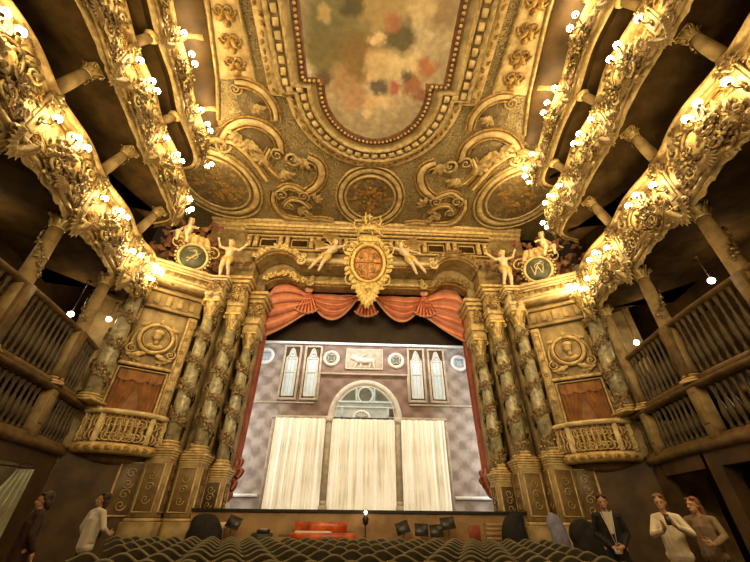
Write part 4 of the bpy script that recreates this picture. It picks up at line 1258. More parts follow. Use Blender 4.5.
for sg in (-1, 1):
    s = SIDE[sg]
    root = thing('stage_curtain', 'narrow red house curtain gathered along the %s edge of the stage opening' % s, 'curtain', (sg * 5.72, 17.55, 1.55))
    def fn(u, v, sg=sg):
        z = 9.6 * v
        bot = 1.9
        if v < .25: pass
        wd = .62 + .10 * math.sin(v * 3)
        a = u * 2 * PI
        x = math.cos(a) * wd * .42 * (1 + .10 * math.sin(a * 9 + v * 2)); y = math.sin(a) * .3 * (1 + .15 * math.sin(a * 9))
        return (x - sg * 0.0, y, 1.6 + (9.6 - 1.6) * v)
    m = MB(); m.grid(fn, 72, 14); obj('drop', m, M['redd'], root)
    for i in range(4):
        m = MB()
        def fr(u, v, i=i):
            a = u * 2 * PI; rr = (.34, .46, .40, .33)[i] * (.8 + .35 * math.sin(PI * v ** .7)) + .03 * math.sin(a * 3 + i * 2)
            return (math.cos(a) * rr * (1 + .13 * math.sin(a * 9 + i)) + sg * .06 * i, math.sin(a) * rr * .85, 1.8 - .32 * i - .42 * v + .16 * math.cos(a + i))
        m.grid(fr, 48, 6); obj('gathered_fold', m, M['red'], root)

# ------------------------------------------------------------------ stage house and set
ZS = 1.53
m = MB(); m.box(-12, 12, 15.25, 24, ZS - .12, ZS); struct('floor_stage', m, M['floor'])
m = MB(); m.box(-12, 12, 15.2, 15.3, 0, ZS - .02); struct('wall_pit', m, M['pitwood'])
m = MB(); m.box(-6.2, 6.2, 15.12, 15.32, ZS - .06, ZS + .03); o = struct('trim_3', m, M['black'])
m = MB(); m.box(-13, 13, 24, 24.2, 0, 17); m.box(-13, -12.8, 17.6, 24, 0, 17); m.box(12.8, 13, 17.6, 24, 0, 17); m.box(-13, 13, 17.6, 24, 17, 17.2); struct('wall_stage', m, M['blackcloth'])
t = NT('border_cloth'); sp = t.n('ShaderNodeSeparateXYZ'); t.l(t.src, sp.inputs[0]); nz = t.noise(.8, 3)
t.col(t.ramp(nz.outputs['Fac'], [(.3, (.030, .019, .010)), (.7, (.06, .038, .02))])).set(.8)
m = MB(); m.grid(lambda u, v: (-7.2 + 14.4 * u, .03 * math.sin(u * 60), 4.5 * v), 120, 2); tag(obj('border_cloth', m, t.m, None, True, T(0, 18.6, 9.72)), 'plain dark brown border cloth hanging behind the salmon swags', 'cloth')

YB = 21.0; XB = -.07
t = NT('damask_wall')
sp = t.n('ShaderNodeSeparateXYZ'); t.l(t.src, sp.inputs[0])
wx = t.math('SINE', t.math('MULTIPLY', sp.outputs[0], 5.2)); wz = t.math('SINE', t.math('MULTIPLY', sp.outputs[2], 6.4))
pat = t.math('ADD', t.math('MULTIPLY', t.math('MULTIPLY', wx, wz), .35), t.math('MULTIPLY', t.noise(2.5, 6, None, 1.5).outputs['Fac'], 1.1))
side = t.math('ABSOLUTE', sp.outputs[0])
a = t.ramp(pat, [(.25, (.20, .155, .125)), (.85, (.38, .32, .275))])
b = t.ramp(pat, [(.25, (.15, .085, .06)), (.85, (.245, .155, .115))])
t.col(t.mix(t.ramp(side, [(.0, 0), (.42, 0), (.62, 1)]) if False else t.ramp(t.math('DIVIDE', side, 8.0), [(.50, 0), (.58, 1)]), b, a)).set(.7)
root = thing('house_backdrop', 'grey-brown painted palace facade standing across the stage', 'stage set', (XB, YB, ZS))
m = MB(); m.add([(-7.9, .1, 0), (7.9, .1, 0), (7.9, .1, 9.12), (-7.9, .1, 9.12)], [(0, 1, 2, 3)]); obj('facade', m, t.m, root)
def flat(nm, mat, poly_boxes, par=root, y0=0, d=.08):
    m = MB()
    for x0, x1, z0, z1 in poly_boxes: m.bbox(x0, x1, y0 - d, y0 + .1, z0, z1, .012)
    return obj(nm, m, mat, par)
M['trimset'] = two('painted_trim', (.34, .27, .19), (.48, .40, .29), 4, .6)
M['trimlite'] = two('pale_trim', (.50, .45, .37), (.62, .56, .46), 4, .6)
t = NT('frosted_pane'); br = t.noise(2, 2); sp = t.n('ShaderNodeSeparateXYZ'); t.l(t.src, sp.inputs[0])
gr = t.math('MAXIMUM', t.math('GREATER_THAN', t.math('FRACT', t.math('MULTIPLY', sp.outputs[2], 3.2)), .88), t.math('GREATER_THAN', t.math('FRACT', t.math('MULTIPLY', sp.outputs[0], 4.5)), .88))
t.col(t.mix(gr, t.ramp(br.outputs['Fac'], [(.3, (.36, .43, .46)), (.7, (.52, .59, .60))]), (.26, .28, .27))).set(.4, 0, .5, (.7, .82, .88), .10); M['pane'] = t.m  # faint emission added so the panes glow
M['glassblue'] = two('blue_grey_glass', (.24, .30, .34), (.40, .48, .52), 1.2, .3)
M['glassdark'] = two('dark_green_glass', (.03, .04, .03), (.10, .11, .08), 3, .3)
flat('cornice_strip', M['trimset'], [(-7.9, -2.8, 5.3, 5.38), (2.8, 7.9, 5.3, 5.38), (-2.75, 2.75, 7.08, 7.18), (-2.85, -2.75, 5.5, 7.18), (2.75, 2.85, 5.5, 7.18)])
flat('top_fringe', M['whitepaint'], [(-7.9, 7.9, 9.05, 9.2)])
flat('white_plinth', M['whitepaint'], [(-7.9, -5.2, .62, .76), (5.0, 7.9, .62, .76), (-7.9, -5.3, 0, .12), (4.8, 7.9, 0, .12)])
# gothic windows
def gothic(cx):
    w, h = 1.12, 3.45
    fr = MB(); z0 = 5.48
    fr.bbox(cx - w / 2, cx - w / 2 + .13, -.1, .1, z0, z0 + h, .012); fr.bbox(cx + w / 2 - .13, cx + w / 2, -.1, .1, z0, z0 + h, .012); fr.bbox(cx - w / 2 + .12, cx + w / 2 - .12, -.1, .1, z0, z0 + .13, .012); fr.bbox(cx - w / 2 + .12, cx + w / 2 - .12, -.1, .1, z0 + h - .13, z0 + h, .012)
    o = obj('window_frame', fr, M['trimset'], root)
    # dark field and inner ogee arch
    d = MB(); d.bbox(cx - w / 2 + .12, cx + w / 2 - .12, .0, .06, z0 + .12, z0 + h - .12, .01); obj('reveal', d, M['brown'], o)
    def og(k, wi, zc, hh):
        P = [(-wi, 0)] + [(-wi, zc)]
        for i in range(1, 9):
            u = i / 8; P.append((-wi * (1 - u) ** .75 * (1 - .18 * math.sin(u * PI * 1.5)), zc + hh * u ** 1.25))
        Q = [(-x, z) for x, z in P[:-1]][::-1]
        return P + Q
    P = og(0, .33, 2.35, .66)
    a = MB(); band2(a, P + [P[0]], .045, .08); obj('arch_moulding', a, M['trimlite'], o, True, basis((cx, -.03, z0 + .24), (1, 0, 0), (0, 0, 1), (0, -1, 0)))
    g = MB(); n = len(P); g.add([(x, z, 0) for x, z in P], [tuple(range(n))[::-1]]); obj('pane', g, M['pane'], o, False, basis((cx, -.02, z0 + .24), (1, 0, 0), (0, 0, 1), (0, -1, 0)))
    b = MB(); b.bbox(cx - .33, cx + .33, -.06, -.02, z0 + 1.66, z0 + 1.74, .008); b.bbox(cx - .33, cx + .33, -.06, -.02, z0 + 2.52, z0 + 2.58, .008); obj('glazing_bar', b, M['trimlite'], o)
    b = MB(); b.tube([(cx + .14 * math.cos(i / 12 * 2 * PI), -.05, z0 + 2.78 + .12 * math.sin(i / 12 * 2 * PI)) for i in range(13)], .03, 5); obj('tracery', b, M['trimlite'], o)
for cx in (-4.46, -3.16, 3.36, 4.66): gothic(cx)
def roundel(cx, cz, r, pane, star):
    o = obj('roundel_frame', (lambda k: (band2(k, oval(0, 0, r, r, 36) + [(r, 0)], .11, .1), k)[1])(MB()), M['whitepaint'] if star else M['trimlite'], root, True, basis((cx, .06, cz), (1, 0, 0), (0, 0, 1), (0, -1, 0)))
    g = MB(); P = oval(0, 0, r, r, 36); g.add([(x, y, .02) for x, y in P], [tuple(range(36))]); obj('pane', g, pane, o)
    g = MB()
    for i in range(4):
        an = i * PI / 2 + PI / 4
        g.tube([(math.cos(an) * r * .9, math.sin(an) * r * .9, .05), (math.cos(an + .8) * r * .4, math.sin(an + .8) * r * .4, .05), (math.cos(an + PI / 2) * r * .9, math.sin(an + PI / 2) * r * .9, .05)], .035, 5)
    obj('tracery', g, M['glassblue'] if star else M['trimset'], o)
roundel(-6.15, 8.2, .43, M['pane'], True); roundel(6.15, 8.05, .43, M['pane'], True)
roundel(-2.02, 8.15, .43, M['glassdark'], False); roundel(2.1, 8.1, .43, M['glassdark'], False)
# lion relief
o = obj('relief_frame', (lambda k: (band2(k, [(-1.15, 0), (1.15, 0), (1.15, 1.3), (-1.15, 1.3), (-1.15, 0)], .05, .07), k)[1])(MB()), M['trimlite'], root, True, basis((.08, .06, 7.5), (1, 0, 0), (0, 0, 1), (0, -1, 0)))
m = MB(); m.bbox(-1.15, 1.15, 0, 1.3, -.03, .02, .01); obj('relief_field', m, M['trimset'], o)
lp = [('c', (-.4, .52, .05), .2, (.45, .5, .05), .19), ('e', (-.62, .72, .06), (.24, .22, .12)), ('e', (-.82, .68, .06), (.1, .08, .08)), ('c', (-.45, .4, .05), .08, (-.6, .1, .05), .05), ('c', (-.2, .4, .05), .08, (-.22, .08, .05), .05), ('c', (.4, .42, .05), .1, (.3, .08, .05), .05), ('c', (.55, .42, .05), .1, (.62, .08, .05), .05),
      ('c', (.6, .58, .05), .04, (.85, .72, .05), .035), ('c', (.85, .72, .05), .035, (.72, .95, .05), .03), ('c', (-.3, .7, .05), .06, (.15, .95, .05), .04)]
link('relief_lion', blob('lion', lp, .03, M['trimlite'], 3), o)
# arched fanlight
AC = (.2, 4.58)
FRB = lambda x, y, z: basis((x, y, z), (1, 0, 0), (0, 0, 1), (0, -1, 0))
m = MB(); band2(m, oval(0, 0, 1.98, 2.05, 40, 0, 0, PI), .17, .14); band2(m, oval(0, 0, 1.72, 1.8, 40, 0, 0, PI), .05, .1); fo = obj('arch_frame', m, M['trimlite'], root, True, FRB(AC[0], .05, AC[1]))
P = oval(0, 0, 1.86, 1.93, 40, 0, 0, PI); m = MB(); m.add([(x, y, .03) for x, y in P], [tuple(range(40))]); obj('glass', m, M['glassblue'], fo)
m = MB()
for i, (a0, a1) in enumerate(((.38, 1.18), (PI - 1.18, PI - .38))):
    P = [(1.66 * math.cos(a), 1.72 * math.sin(a)) for a in [a0 + (a1 - a0) * k / 10 for k in range(11)]]
    P += [(P[-1][0], .95), (P[0][0], .95)] if False else [((.5 if i == 0 else -.5) if True else 0, .98)]
    if i == 0: P = P[:-1] + [(.58, .98), (1.35, .98)]
    else: P = [(-.58, .98)] + P[:-1] + [(-1.35, .98)]
    m.add([(x, y, .05) for x, y in P], [tuple(range(len(P)))])
obj('dark_pane', m, M['glassdark'], fo)
m = MB(); P = oval(0, 1.28, .40, .42, 28); m.add([(x, y, .06) for x, y in P], [tuple(range(28))]); obj('round_pane', m, M['glassdark'], fo)
m = MB(); band2(m, oval(0, 1.28, .44, .46, 28) + [(.44, 1.28)], .06, .08, .05); m.bbox(-1.6, 1.6, .80, .92, .03, .12, .02); m.bbox(-1.72, 1.72, .52, .60, .03, .1, .02); m.bbox(-.58, -.5, .9, 1.7, .03, .1, .02); m.bbox(.5, .58, .9, 1.7, .03, .1, .02); m.bbox(-1.4, -1.28, 0, .55, .03, .1, .02); m.bbox(1.28, 1.4, 0, .55, .03, .1, .02); obj('fanlight_bars', m, two('pale_blue_paint', (.42, .50, .54), (.52, .60, .62), 3, .5), fo)
m = MB(); band2(m, oval(-.2, -.02, .45, .36, 20, 0, 0, PI), .07, .08, .1); [m.tube([(-.2, 0, .12), (-.2 + .42 * math.cos(a), .33 * math.sin(a), .12)], .025, 5) for a in (.5, 1.0, 1.57, 2.1, 2.6)]; obj('scallop', m, M['whitepaint'], fo)
m = MB(); m.bbox(1.3, 1.75, .08, .5, .04, .07, .01); obj('brown_pane', m, M['brown'], fo)
# frame round the three openings and two piers
flat('opening_frame', M['trimset'], [(-5.06, -2.0, 4.42, 4.62), (2.0, 4.95, 4.42, 4.62), (-5.06, -4.88, 0, 4.5), (4.78, 4.95, 0, 4.5)])
for x in (-1.83, 2.08):
    m = MB(); m.bbox(x - .15, x + .15, -.18, .1, .5, 4.3, .03); obj('pier', m, M['trimset'], root)
    m = MB(); m.bbox(x - .22, x + .22, -.24, .1, 0, .3, .03); m.bbox(x - .18, x + .18, -.2, .1, .3, .5, .03); obj('pier_base', m, M['trimset'], root)
    m = MB(); m.bbox(x - .21, x + .21, -.24, .1, 4.3, 4.6, .03); obj('pier_capital', m, M['trimlite'], root)
m = MB(); m.add([(-4.88, 0, 0), (4.78, 0, 0), (4.78, 0, 4.45), (-4.88, 0, 4.45)], [(0, 1, 2, 3)]); obj('opening_back', m, M['glassblue'], root).location = (0, .06, 0)
# sheer curtains
t = NT('sheer_white'); mp = t.n('ShaderNodeMapping'); mp.inputs['Scale'].default_value = (7.5, .2, .22); t.l(t.src, mp.inputs[0])
st = t.noise(1.0, 4, mp.outputs[0], .0, .65); bl = t.noise(.55, 2)
f = t.math('ADD', t.math('MULTIPLY', st.outputs['Fac'], .8), t.math('MULTIPLY', bl.outputs['Fac'], .3))
cc = t.ramp(f, [(.40, (.56, .50, .36)), (.52, (.80, .75, .60)), (.66, (.95, .92, .82))])
t.col(cc).set(.7); t.l(cc, t.b.inputs['Emission Color']); t.b.inputs['Emission Strength'].default_value = .22; M['sheer'] = t.m  # streaks paint fold shading into the colour; emission adds a backlit glow
for nm, x0, x1, seed in (('left', -4.84, -2.02, 1), ('middle', -1.66, 1.9, 2), ('right', 2.26, 4.74, 3)):
    rnd = random.Random(seed); ph = [rnd.uniform(0, 6) for _ in range(4)]
    def fn(u, v):
        x = x0 + (x1 - x0) * u
        f = math.sin(x * 15 + ph[0]) * .055 + math.sin(x * 26 + ph[1] + .5 * math.sin(v * 3)) * .035 + math.sin(x * 6 + ph[2]) * .04
        return (x - x0, f * (.75 + .35 * (1 - v)), 4.42 * v)
    m = MB(); m.grid(fn, 150, 8)
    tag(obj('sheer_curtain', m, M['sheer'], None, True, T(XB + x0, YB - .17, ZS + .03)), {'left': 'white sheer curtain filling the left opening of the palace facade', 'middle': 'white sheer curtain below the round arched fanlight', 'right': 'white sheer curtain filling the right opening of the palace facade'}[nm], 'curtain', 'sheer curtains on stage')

# ------------------------------------------------------------------ orchestra pit
def music_stand(x, y, z, tilt, label, w=.46):
    root = thing('music_stand', label, 'music stand', (x, y, 0))
    m = MB(); m.bbox(-w / 2, w / 2, -.02, .01, -.02, .34, .01); m.bbox(-w / 2, w / 2, -.08, .0, -.03, -.01, .005); obj('desk', m, M['black'], root, True, T(0, 0, z) @ Matrix.Rotation(tilt, 4, 'Y') @ Matrix.Rotation(-.35, 4, 'X'))
    m = MB(); m.tube([(0, 0, .04), (0, 0, z + .08)], .016, 8); obj('pole', m, M['black'], root)
    for i in range(3):
        a = i * 2.094 + .4; m = MB(); m.tube([(0, 0, .12), (.28 * math.cos(a), .28 * math.sin(a), .012)], .012, 6); obj('leg', m, M['black'], root)
music_stand(-4.35, 14.35, 1.02, .3, 'black music stand tilted alone at the left of the pit')
music_stand(3.0, 14.55, 1.05, -.12, 'tallest black music stand at the right of the pit', .5)
music_stand(1.42, 14.35, .92, -.3, 'black music stand leftmost of the low row of three in the pit')
music_stand(2.0, 14.25, .86, .05, 'black music stand in the middle of the low row of three in the pit')
music_stand(2.52, 14.25, .84, -.05, 'black music stand rightmost of the low row of three in the pit')
root = thing('harpsichord', 'long orange-red lacquered harpsichord with open lid in the pit', 'harpsichord', (-1.2, 14.3, 0))
m = MB(); m.bbox(-1.15, 1.0, -.4, .4, .66, .9, .02); obj('case', m, M['redlac'], root)
m = MB(); m.bbox(-1.1, .7, .36, .40, .9, 1.2, .01); obj('lid', m, M['redlac'], root)
m = MB(); m.bbox(-1.0, .2, -.3, .1, .9, .94, .005); [m.bbox(-.98 + .05 * i, -.94 + .05 * i, -.3, -.05, .94, .955, .004) for i in range(22)]; obj('keyboard', m, M['paper'], root)
m = MB(); m.bbox(-1.5, -1.1, -.25, .25, .8, .86, .01); obj('side_shelf', m, M['wood'], root)
for x in (-1.05, .9):
    for y in (-.3, .3): m = MB(); m.tube([(x, y, 0), (x, y, .67)], [.03, .05], 8); obj('leg', m, M['wood'], root)
root = thing('conductor_lamp', 'small dark desk lamp with bright bulb on a post at the pit centre', 'lamp', (.12, 14.6, 0))
m = MB(); m.lathe([(.16, 0), (.16, .03), (.02, .05), (.02, 1.1), (.09, 1.15), (.11, 1.3), (.05, 1.42)], 12); obj('post', m, M['black'], root)
m = MB(); m.ell((0, -.02, 1.48), .05, 10, 8); obj('bulb', m, M['globe_in'], root)
root = thing('pit_chair', 'dark red wooden chair at the right of the pit beside the tall music stand', 'chair', (3.75, 14.3, 0))
m = MB(); m.bbox(-.2, .2, -.2, .2, .43, .48, .015); obj('seat', m, M['redd'], root)
m = MB(); m.bbox(-.2, .2, -.22, -.18, .72, 1.14, .03); obj('backrest', m, M['redd'], root)
for sx in (-.18, .18):
    for sy in (-.2, .18): m = MB(); m.tube([(sx, sy, 0), (sx, sy, .46 if sy > 0 else .8)], .018, 7); obj('leg', m, M['black'], root)
root = thing('slatted_bench', 'brown wooden slatted bench at the far right of the pit', 'bench', (4.9, 14.6, 0))
m = MB(); m.bbox(-.75, .75, -.2, .25, .42, .47, .015); obj('seat', m, M['pitwood'], root)
m = MB(); [m.bbox(-.75, .75, -.2, -.16, .6 + .13 * i, .69 + .13 * i, .012) for i in range(5)]; obj('backrest', m, M['pitwood'], root)
for sx in (-.7, .7):
    m = MB(); m.bbox(sx - .03, sx + .03, -.24, -.18, 0, 1.25, .01); m.bbox(sx - .03, sx + .03, .18, .24, 0, .42, .01); obj('leg', m, M['wood'], root)
root = thing('pit_desk', 'pale wooden desk front with dark knob at the left end of the pit', 'desk', (-5.15, 14.8, 0))
m = MB(); m.bbox(-.5, .5, -.06, .06, .98, 1.16, .015); obj('top_panel', m, M['cream'], root)
m = MB(); m.ell((0, -.08, 1.07), .05, 8, 6); obj('knob', m, M['black'], root)
m = MB(); m.bbox(-.46, -.40, -.05, .05, 0, .99, .01); m.bbox(.4, .46, -.05, .05, 0, .99, .01); obj('leg', m, M['wood'], root)
root = thing('low_chest', 'dark low chest with a few papers beside the tilted music stand in the pit', 'chest', (-3.3, 14.5, 0))
m = MB(); m.bbox(-.35, .3, -.2, .2, 0, .88, .03); m.bbox(-.2, .2, -.15, .15, .86, .98, .03); obj('body', m, M['black'], root); m = MB(); m.bbox(-.1, .12, -.1, .1, .97, .99, .004); obj('sheet', m, M['paper'], root)
# dark covered equipment beside the columns
def covered(x, y, w, d, h, label, seed, mat='blackcloth'):
    rnd = random.Random(seed)
    parts = [('e', (0, 0, h * .45), (w * .5, d * .5, h * .55))]
    parts += [('e', (rnd.uniform(-.3, .3) * w, 0, h * rnd.uniform(.72, .88)), (w * .28, d * .3, h * .18)) for _ in range(3)]
    parts += [('c', (-w * .38, 0, h * .1), w * .16, (-w * .28, 0, h * .7), w * .14), ('c', (w * .38, 0, h * .1), w * .16, (w * .28, 0, h * .65), w * .15)]
    o = link('covered_equipment', blob('covered', parts, .05, M[mat], 3)); o.location = (x, y, 0)
    return tag(o, label, 'cloth')
covered(-5.1, 14.1, 1.2, .7, 1.42, 'lumpy black cloth thrown over equipment below the left marble columns', 3)
covered(5.2, 14.35, .95, .6, 1.5, 'lumpy black cloth over equipment below the right marble columns', 5)
covered(5.95, 11.0, 1.1, .6, 1.30, 'dark covered bundle standing behind the man in the dark jacket', 8)
o = covered(5.9, 12.6, .55, .4, 1.48, 'lilac-grey cloth hung over a stand by the right pedestals', 9, 'lilac')
root = thing('pit_speaker', 'small black loudspeaker on the floor by the left corner wall', 'speaker', (-8.35, 13.6, .0))
m = MB(); m.bbox(-.2, .2, -.2, .2, .72, 1.1, .03); obj('cabinet', m, M['black'], root); m = MB(); m.tube([(0, 0, 0), (0, 0, .73)], .03, 8); m.bbox(-.18, .18, -.18, .18, 0, .03, .01); obj('stand', m, M['black'], root); m = MB(); m.lathe([(.12, 0), (.05, .02)], 14); obj('cone', m, M['dark'], root, True, basis((0, -.2, .9), (1, 0, 0), (0, 0, 1), (0, -1, 0)))

# ------------------------------------------------------------------ seats
SW = .56
def seat_proto():
    root = thing('theatre_seat', 'x', 'seat', (0, 0, 0), 0, 'rows of theatre seats')
    top = lambda u: .705 + .10 * (.5 + .5 * math.cos((u - .5) * 2 * PI)) ** .85
    def fn(u, v):
        x = (u - .5) * SW * .985
        z = .42 + (top(u) - .42) * v
        return (x, -.02 - .05 * v + .03 * math.cos((u - .5) * PI), z)
    m = MB(); m.grid(fn, 14, 4); m2 = MB(); m2.grid(lambda u, v: tuple(a + b for a, b in zip(fn(u, v), (0, .06, 0))), 14, 4); m2.f = [f[::-1] for f in m2.f]; m.merge(m2)
    obj('backrest', m, M['seat'], root)
    m = MB(); m.tube([(lambda p: (p[0], p[1] + .03, p[2] + .005))(fn(i / 14, 1)) for i in range(15)], .026, 7); obj('crest_rail', m, M['seatrim'], root)
    m = MB(); m.bbox(-.24, .24, .05, .50, .38, .47, .03); obj('seat', m, M['seat'], root)
    for sx in (-.25, .25): m = MB(); m.bbox(sx - .02, sx + .02, .0, .42, 0, .40, .01); obj('leg', m, M['seatrim'], root)
    return root
proto = seat_proto(); first = True
rows = [13.1 - .98 * i for i in range(8)]
for ri, y in enumerate(rows):
    hwL = 3.95 + (y - 6.2) * .52; hwR = 3.75 + (y - 6.2) * .30
    off = SW / 2 if ri % 2 else 0
    n0 = -int(hwL / SW); n1 = int(hwR / SW)
    for k, i in enumerate(range(n0, n1 + 1)):
        lab = 'grey round-backed theatre seat, %s from the left in the %s row from the stage' % (ORD[k + 1], ORD[ri + 1])
        o = proto if first else dup(proto); first = False
        o.location = (i * SW + off, y, 0); o['label'] = lab

# ------------------------------------------------------------------ people
def person(name, label, J, look, loc, rz, h, skin_hands, top, legs, hair, hairlen=0, hem=None, k=1.0, bun=False, extras=None):
    root = thing('person', label, 'person', loc, rz, None)
    up = V((0, 0, 1)); hd = V(J['head']) + V((0, 0, .02))
    parts = body_parts(J, k) + head_parts(hd, look, up, 1.0)
    for s, (d, sd, cu) in skin_hands.items(): parts += hand_parts(J['wr' + s], d, sd, .0105, cu)
    link('body', blob('body', parts, .0085, M['skin'], 2), root)
    link('hair', blob('hair', hair_parts(hd, look, up, hairlen, 1.0, bun), .010, hair, 2), root)
    link(top[0], blob(top[0], cloth(J, 'top', .014, k, hem), .012, top[1], 3), root)
    link(legs[0], blob(legs[0], cloth(J, 'legs', .004, k * .93), .014, legs[1], 3), root)
    m = MB()
    for s in 'lr':
        an = V(J['an' + s]); m.cap(an + V((0, .03, -.04)), .045, an + V((0, -.15, -.055)), .036, 10)
    obj('shoes', m, M['black'], root)
    return root
# woman photographing, right
J = stand(1.70)
J.update({'shl': V((.155, -.03, 1.37)), 'shr': V((-.155, .03, 1.37)), 'ell': V((.27, -.10, 1.16)), 'elr': V((-.25, -.12, 1.14)), 'wrl': V((.10, -.32, 1.25)), 'wrr': V((-.08, -.34, 1.20))})
pr = person('w', 'woman in cream blouse and light trousers holding a phone near the right wall', J, (-.15, -.95, -.12), (4.92, 6.75, 0), R(-38), 1.7,
       {'l': ((-.45, -.4, .55), (0, -.3, .8), .5), 'r': ((.25, -.45, .6), (-.2, -.1, .9), .6)}, ('blouse', M['creamtop']), ('trousers', M['lightcloth']), M['hairr'], .03, -.04, .82, True)
ph = thing('smartphone', 'small dark phone held up in the hands of the woman in cream', 'phone', (0, 0, 0)); ph.matrix_world = pr.matrix_basis @ T(.02, -.44, 1.34) @ Matrix.Rotation(-.3, 4, 'X')
m = MB(); m.bbox(-.036, .036, -.005, .005, -.075, .075, .004); obj('case', m, M['phone'], ph); m = MB(); m.bbox(-.032, .032, .005, .007, -.07, .07, .001); obj('screen', m, M['glassdark'], ph)
# man in dark jacket
J = stand(1.72)
J.update({'shl': V((.18, 0, 1.385)), 'shr': V((-.18, 0, 1.385)), 'ell': V((.245, .03, 1.13)), 'elr': V((-.245, .03, 1.13)), 'wrl': V((.10, -.19, .96)), 'wrr': V((-.06, -.20, .94))})
pr = person('m', 'man in dark jacket with white shirt and badge standing beside the seats', J, (-.05, -.95, -.12), (4.28, 7.35, 0), R(-25), 1.72,
       {'l': ((-.8, -.2, -.35), (0, -.2, .9), .6), 'r': ((.8, -.2, -.3), (0, -.2, .9), .6)}, ('jacket', M['navy']), ('trousers', M['lightcloth']), M['hair'], 0, -.16, .9)
m = MB(); m.add([(-.07, -.155, 1.44), (.07, -.155, 1.44), (.025, -.172, 1.16), (-.02, -.172, 1.16)], [(0, 1, 2, 3)][::1]); m.grid(lambda u, v: ((u - .5) * (.05 + .10 * v), -.165 - .012 * math.cos((u - .5) * 3) + .012 * v, 1.13 + .32 * v), 8, 8); obj('shirt_front', m, M['white'], pr)
m = MB(); m.bbox(-.055, .055, -.232, -.225, .86, .94, .006); obj('badge', m, M['paper'], pr)
m = MB(); m.tube([(-.09, -.10, 1.45), (-.05, -.185, 1.25), (0, -.22, .94)], .006, 5); m.tube([(.09, -.10, 1.47), (.05, -.185, 1.25), (0, -.22, .94)], .006, 5); obj('lanyard', m, M['paper'], pr)
# third visitor, far right
J = stand(1.66)
J.update({'ell': V((.26, -.06, 1.13)), 'elr': V((-.30, -.08, 1.15)), 'wrl': V((.15, -.26, 1.02)), 'wrr': V((-.40, -.14, .90))})
pr = person('v', 'long-haired visitor in pale long-sleeved top by the dark doorway on the right', J, (-.4, -.85, 0), (5.5, 6.75, 0), R(-60), 1.66,
       {'l': ((-.5, -.6, .2), (0, -.1, .9), .5), 'r': ((-.2, -.2, -.9), (.3, -.8, 0), .35)}, ('sweater', two('dim_sweater', (.20, .13, .075), (.32, .22, .13), 8, .7)), ('skirt_trousers', M['navy']), M['hairr'], .2, 0, .84)
# left visitors
J = stand(1.68)
J.update({'elr': V((-.28, -.05, 1.12)), 'wrr': V((-.18, -.24, 1.02)), 'ell': V((.28, .02, 1.14)), 'wrl': V((.30, -.10, .92))})
person('a', 'woman in white top with dark hair standing by the left wall', J, (.5, .8, .1), (-5.1, 8.1, 0), R(150), 1.68,
       {'l': ((0, -.2, -.9), (-.8, -.3, 0), .35), 'r': ((.5, -.6, .1), (0, 0, .9), .5)}, ('shirt', M['white']), ('trousers', M['navy']), M['hair'], .10, -.06, .82)
J = stand(1.62)
person('b', 'shadowy person in dark clothes at the left beside the doorway', J, (.4, .8, 0), (-5.3, 6.9, 0), R(140), 1.62,
       {'l': ((0, -.2, -.9), (-.8, -.3, 0), .35), 'r': ((0, -.2, -.9), (.8, -.3, 0), .35)}, ('coat', two('dark_maroon', (.03, .012, .008), (.06, .025, .015), 6, .7)), ('trousers', M['navy']), M['hair'], .05, -.2, .92)
# pale curtain in the left doorway
root = thing('doorway_curtain', 'pale green-grey curtain lit inside the open doorway at far left', 'curtain', (-10.15, 11.35, .02))
m = MB(); m.grid(lambda u, v: (.4 * u + .05 * math.sin(u * 26), .65 - (1 - u) * (.08 + 1.15 * (1 - v)), 2.4 * v), 60, 6); obj('cloth', m, M['palecurt'], root)
m = MB(); m.tube([(0, -.6, 2.42), (.4, .65, 2.42)], .02, 8); obj('rod', m, M['iron'], root)

# ------------------------------------------------------------------ ceiling decoration (real relief on the ceiling plane; z measured downward)
def cl(x, y): return (x, y)
CF = basis((0, 0, CZ), (1, 0, 0), (0, 1, 0), (0, 0, 1)) @ Matrix.Diagonal((1, 1, -1, 1))
def ceil_obj(nm, m, mat, parent=None):
    m.f = [f[::-1] for f in m.f]
    return obj(nm, MB().merge(m, CF), mat, parent)
def outline(o, n=26):
    """outline of the painting: rectangle with a semicircular lobe toward the stage, grown by o"""
    hw, yb, rc, yc = 2.78 + o, 7.1 + o * .5, 2.1 + o * 1.0, 7.6
    P = [(-hw, 1.0), (-hw, yb)]
    if rc < hw - .02:
        dy = yb - yc
        a0 = math.asin(max(-1, min(1, dy / rc)))
        P += [(-rc * math.cos(a0), yb)]
        arc = [PI - a0 - (PI - 2 * a0) * i / n for i in range(n + 1)]
    else:
        arc = [PI - PI * i / n for i in range(n + 1)]
    P += [(rc * math.cos(a), yc + rc * math.sin(a)) for a in arc][1:]
    return P[:-1] + [(-x, y) for x, y in [(-hw, 1.0), (-hw, yb), (-rc * math.cos(a0) if rc < hw - .02 else -rc, yb)]][::-1] if rc < hw - .02 else P + [(hw, yb), (hw, 1.0)]
def strip(o0, o1, z0, zm, z1):
    A, B = outline(o0), outline(o1); n = min(len(A), len(B)); m = MB()
    vs = []; fs = []
    for i in range(n):
        (ax, ay), (bx, by) = A[i], B[i]
        vs += [(ax, ay, z0), (ax * .75 + bx * .25, ay * .75 + by * .25, zm), (ax * .25 + bx * .75, ay * .25 + by * .75, zm), (bx, by, z1)]
        if i:
            for j in range(3): fs.append((4 * i - 4 + j, 4 * i + j, 4 * i + j + 1, 4 * i - 3 + j))
    return m.add(vs, fs)
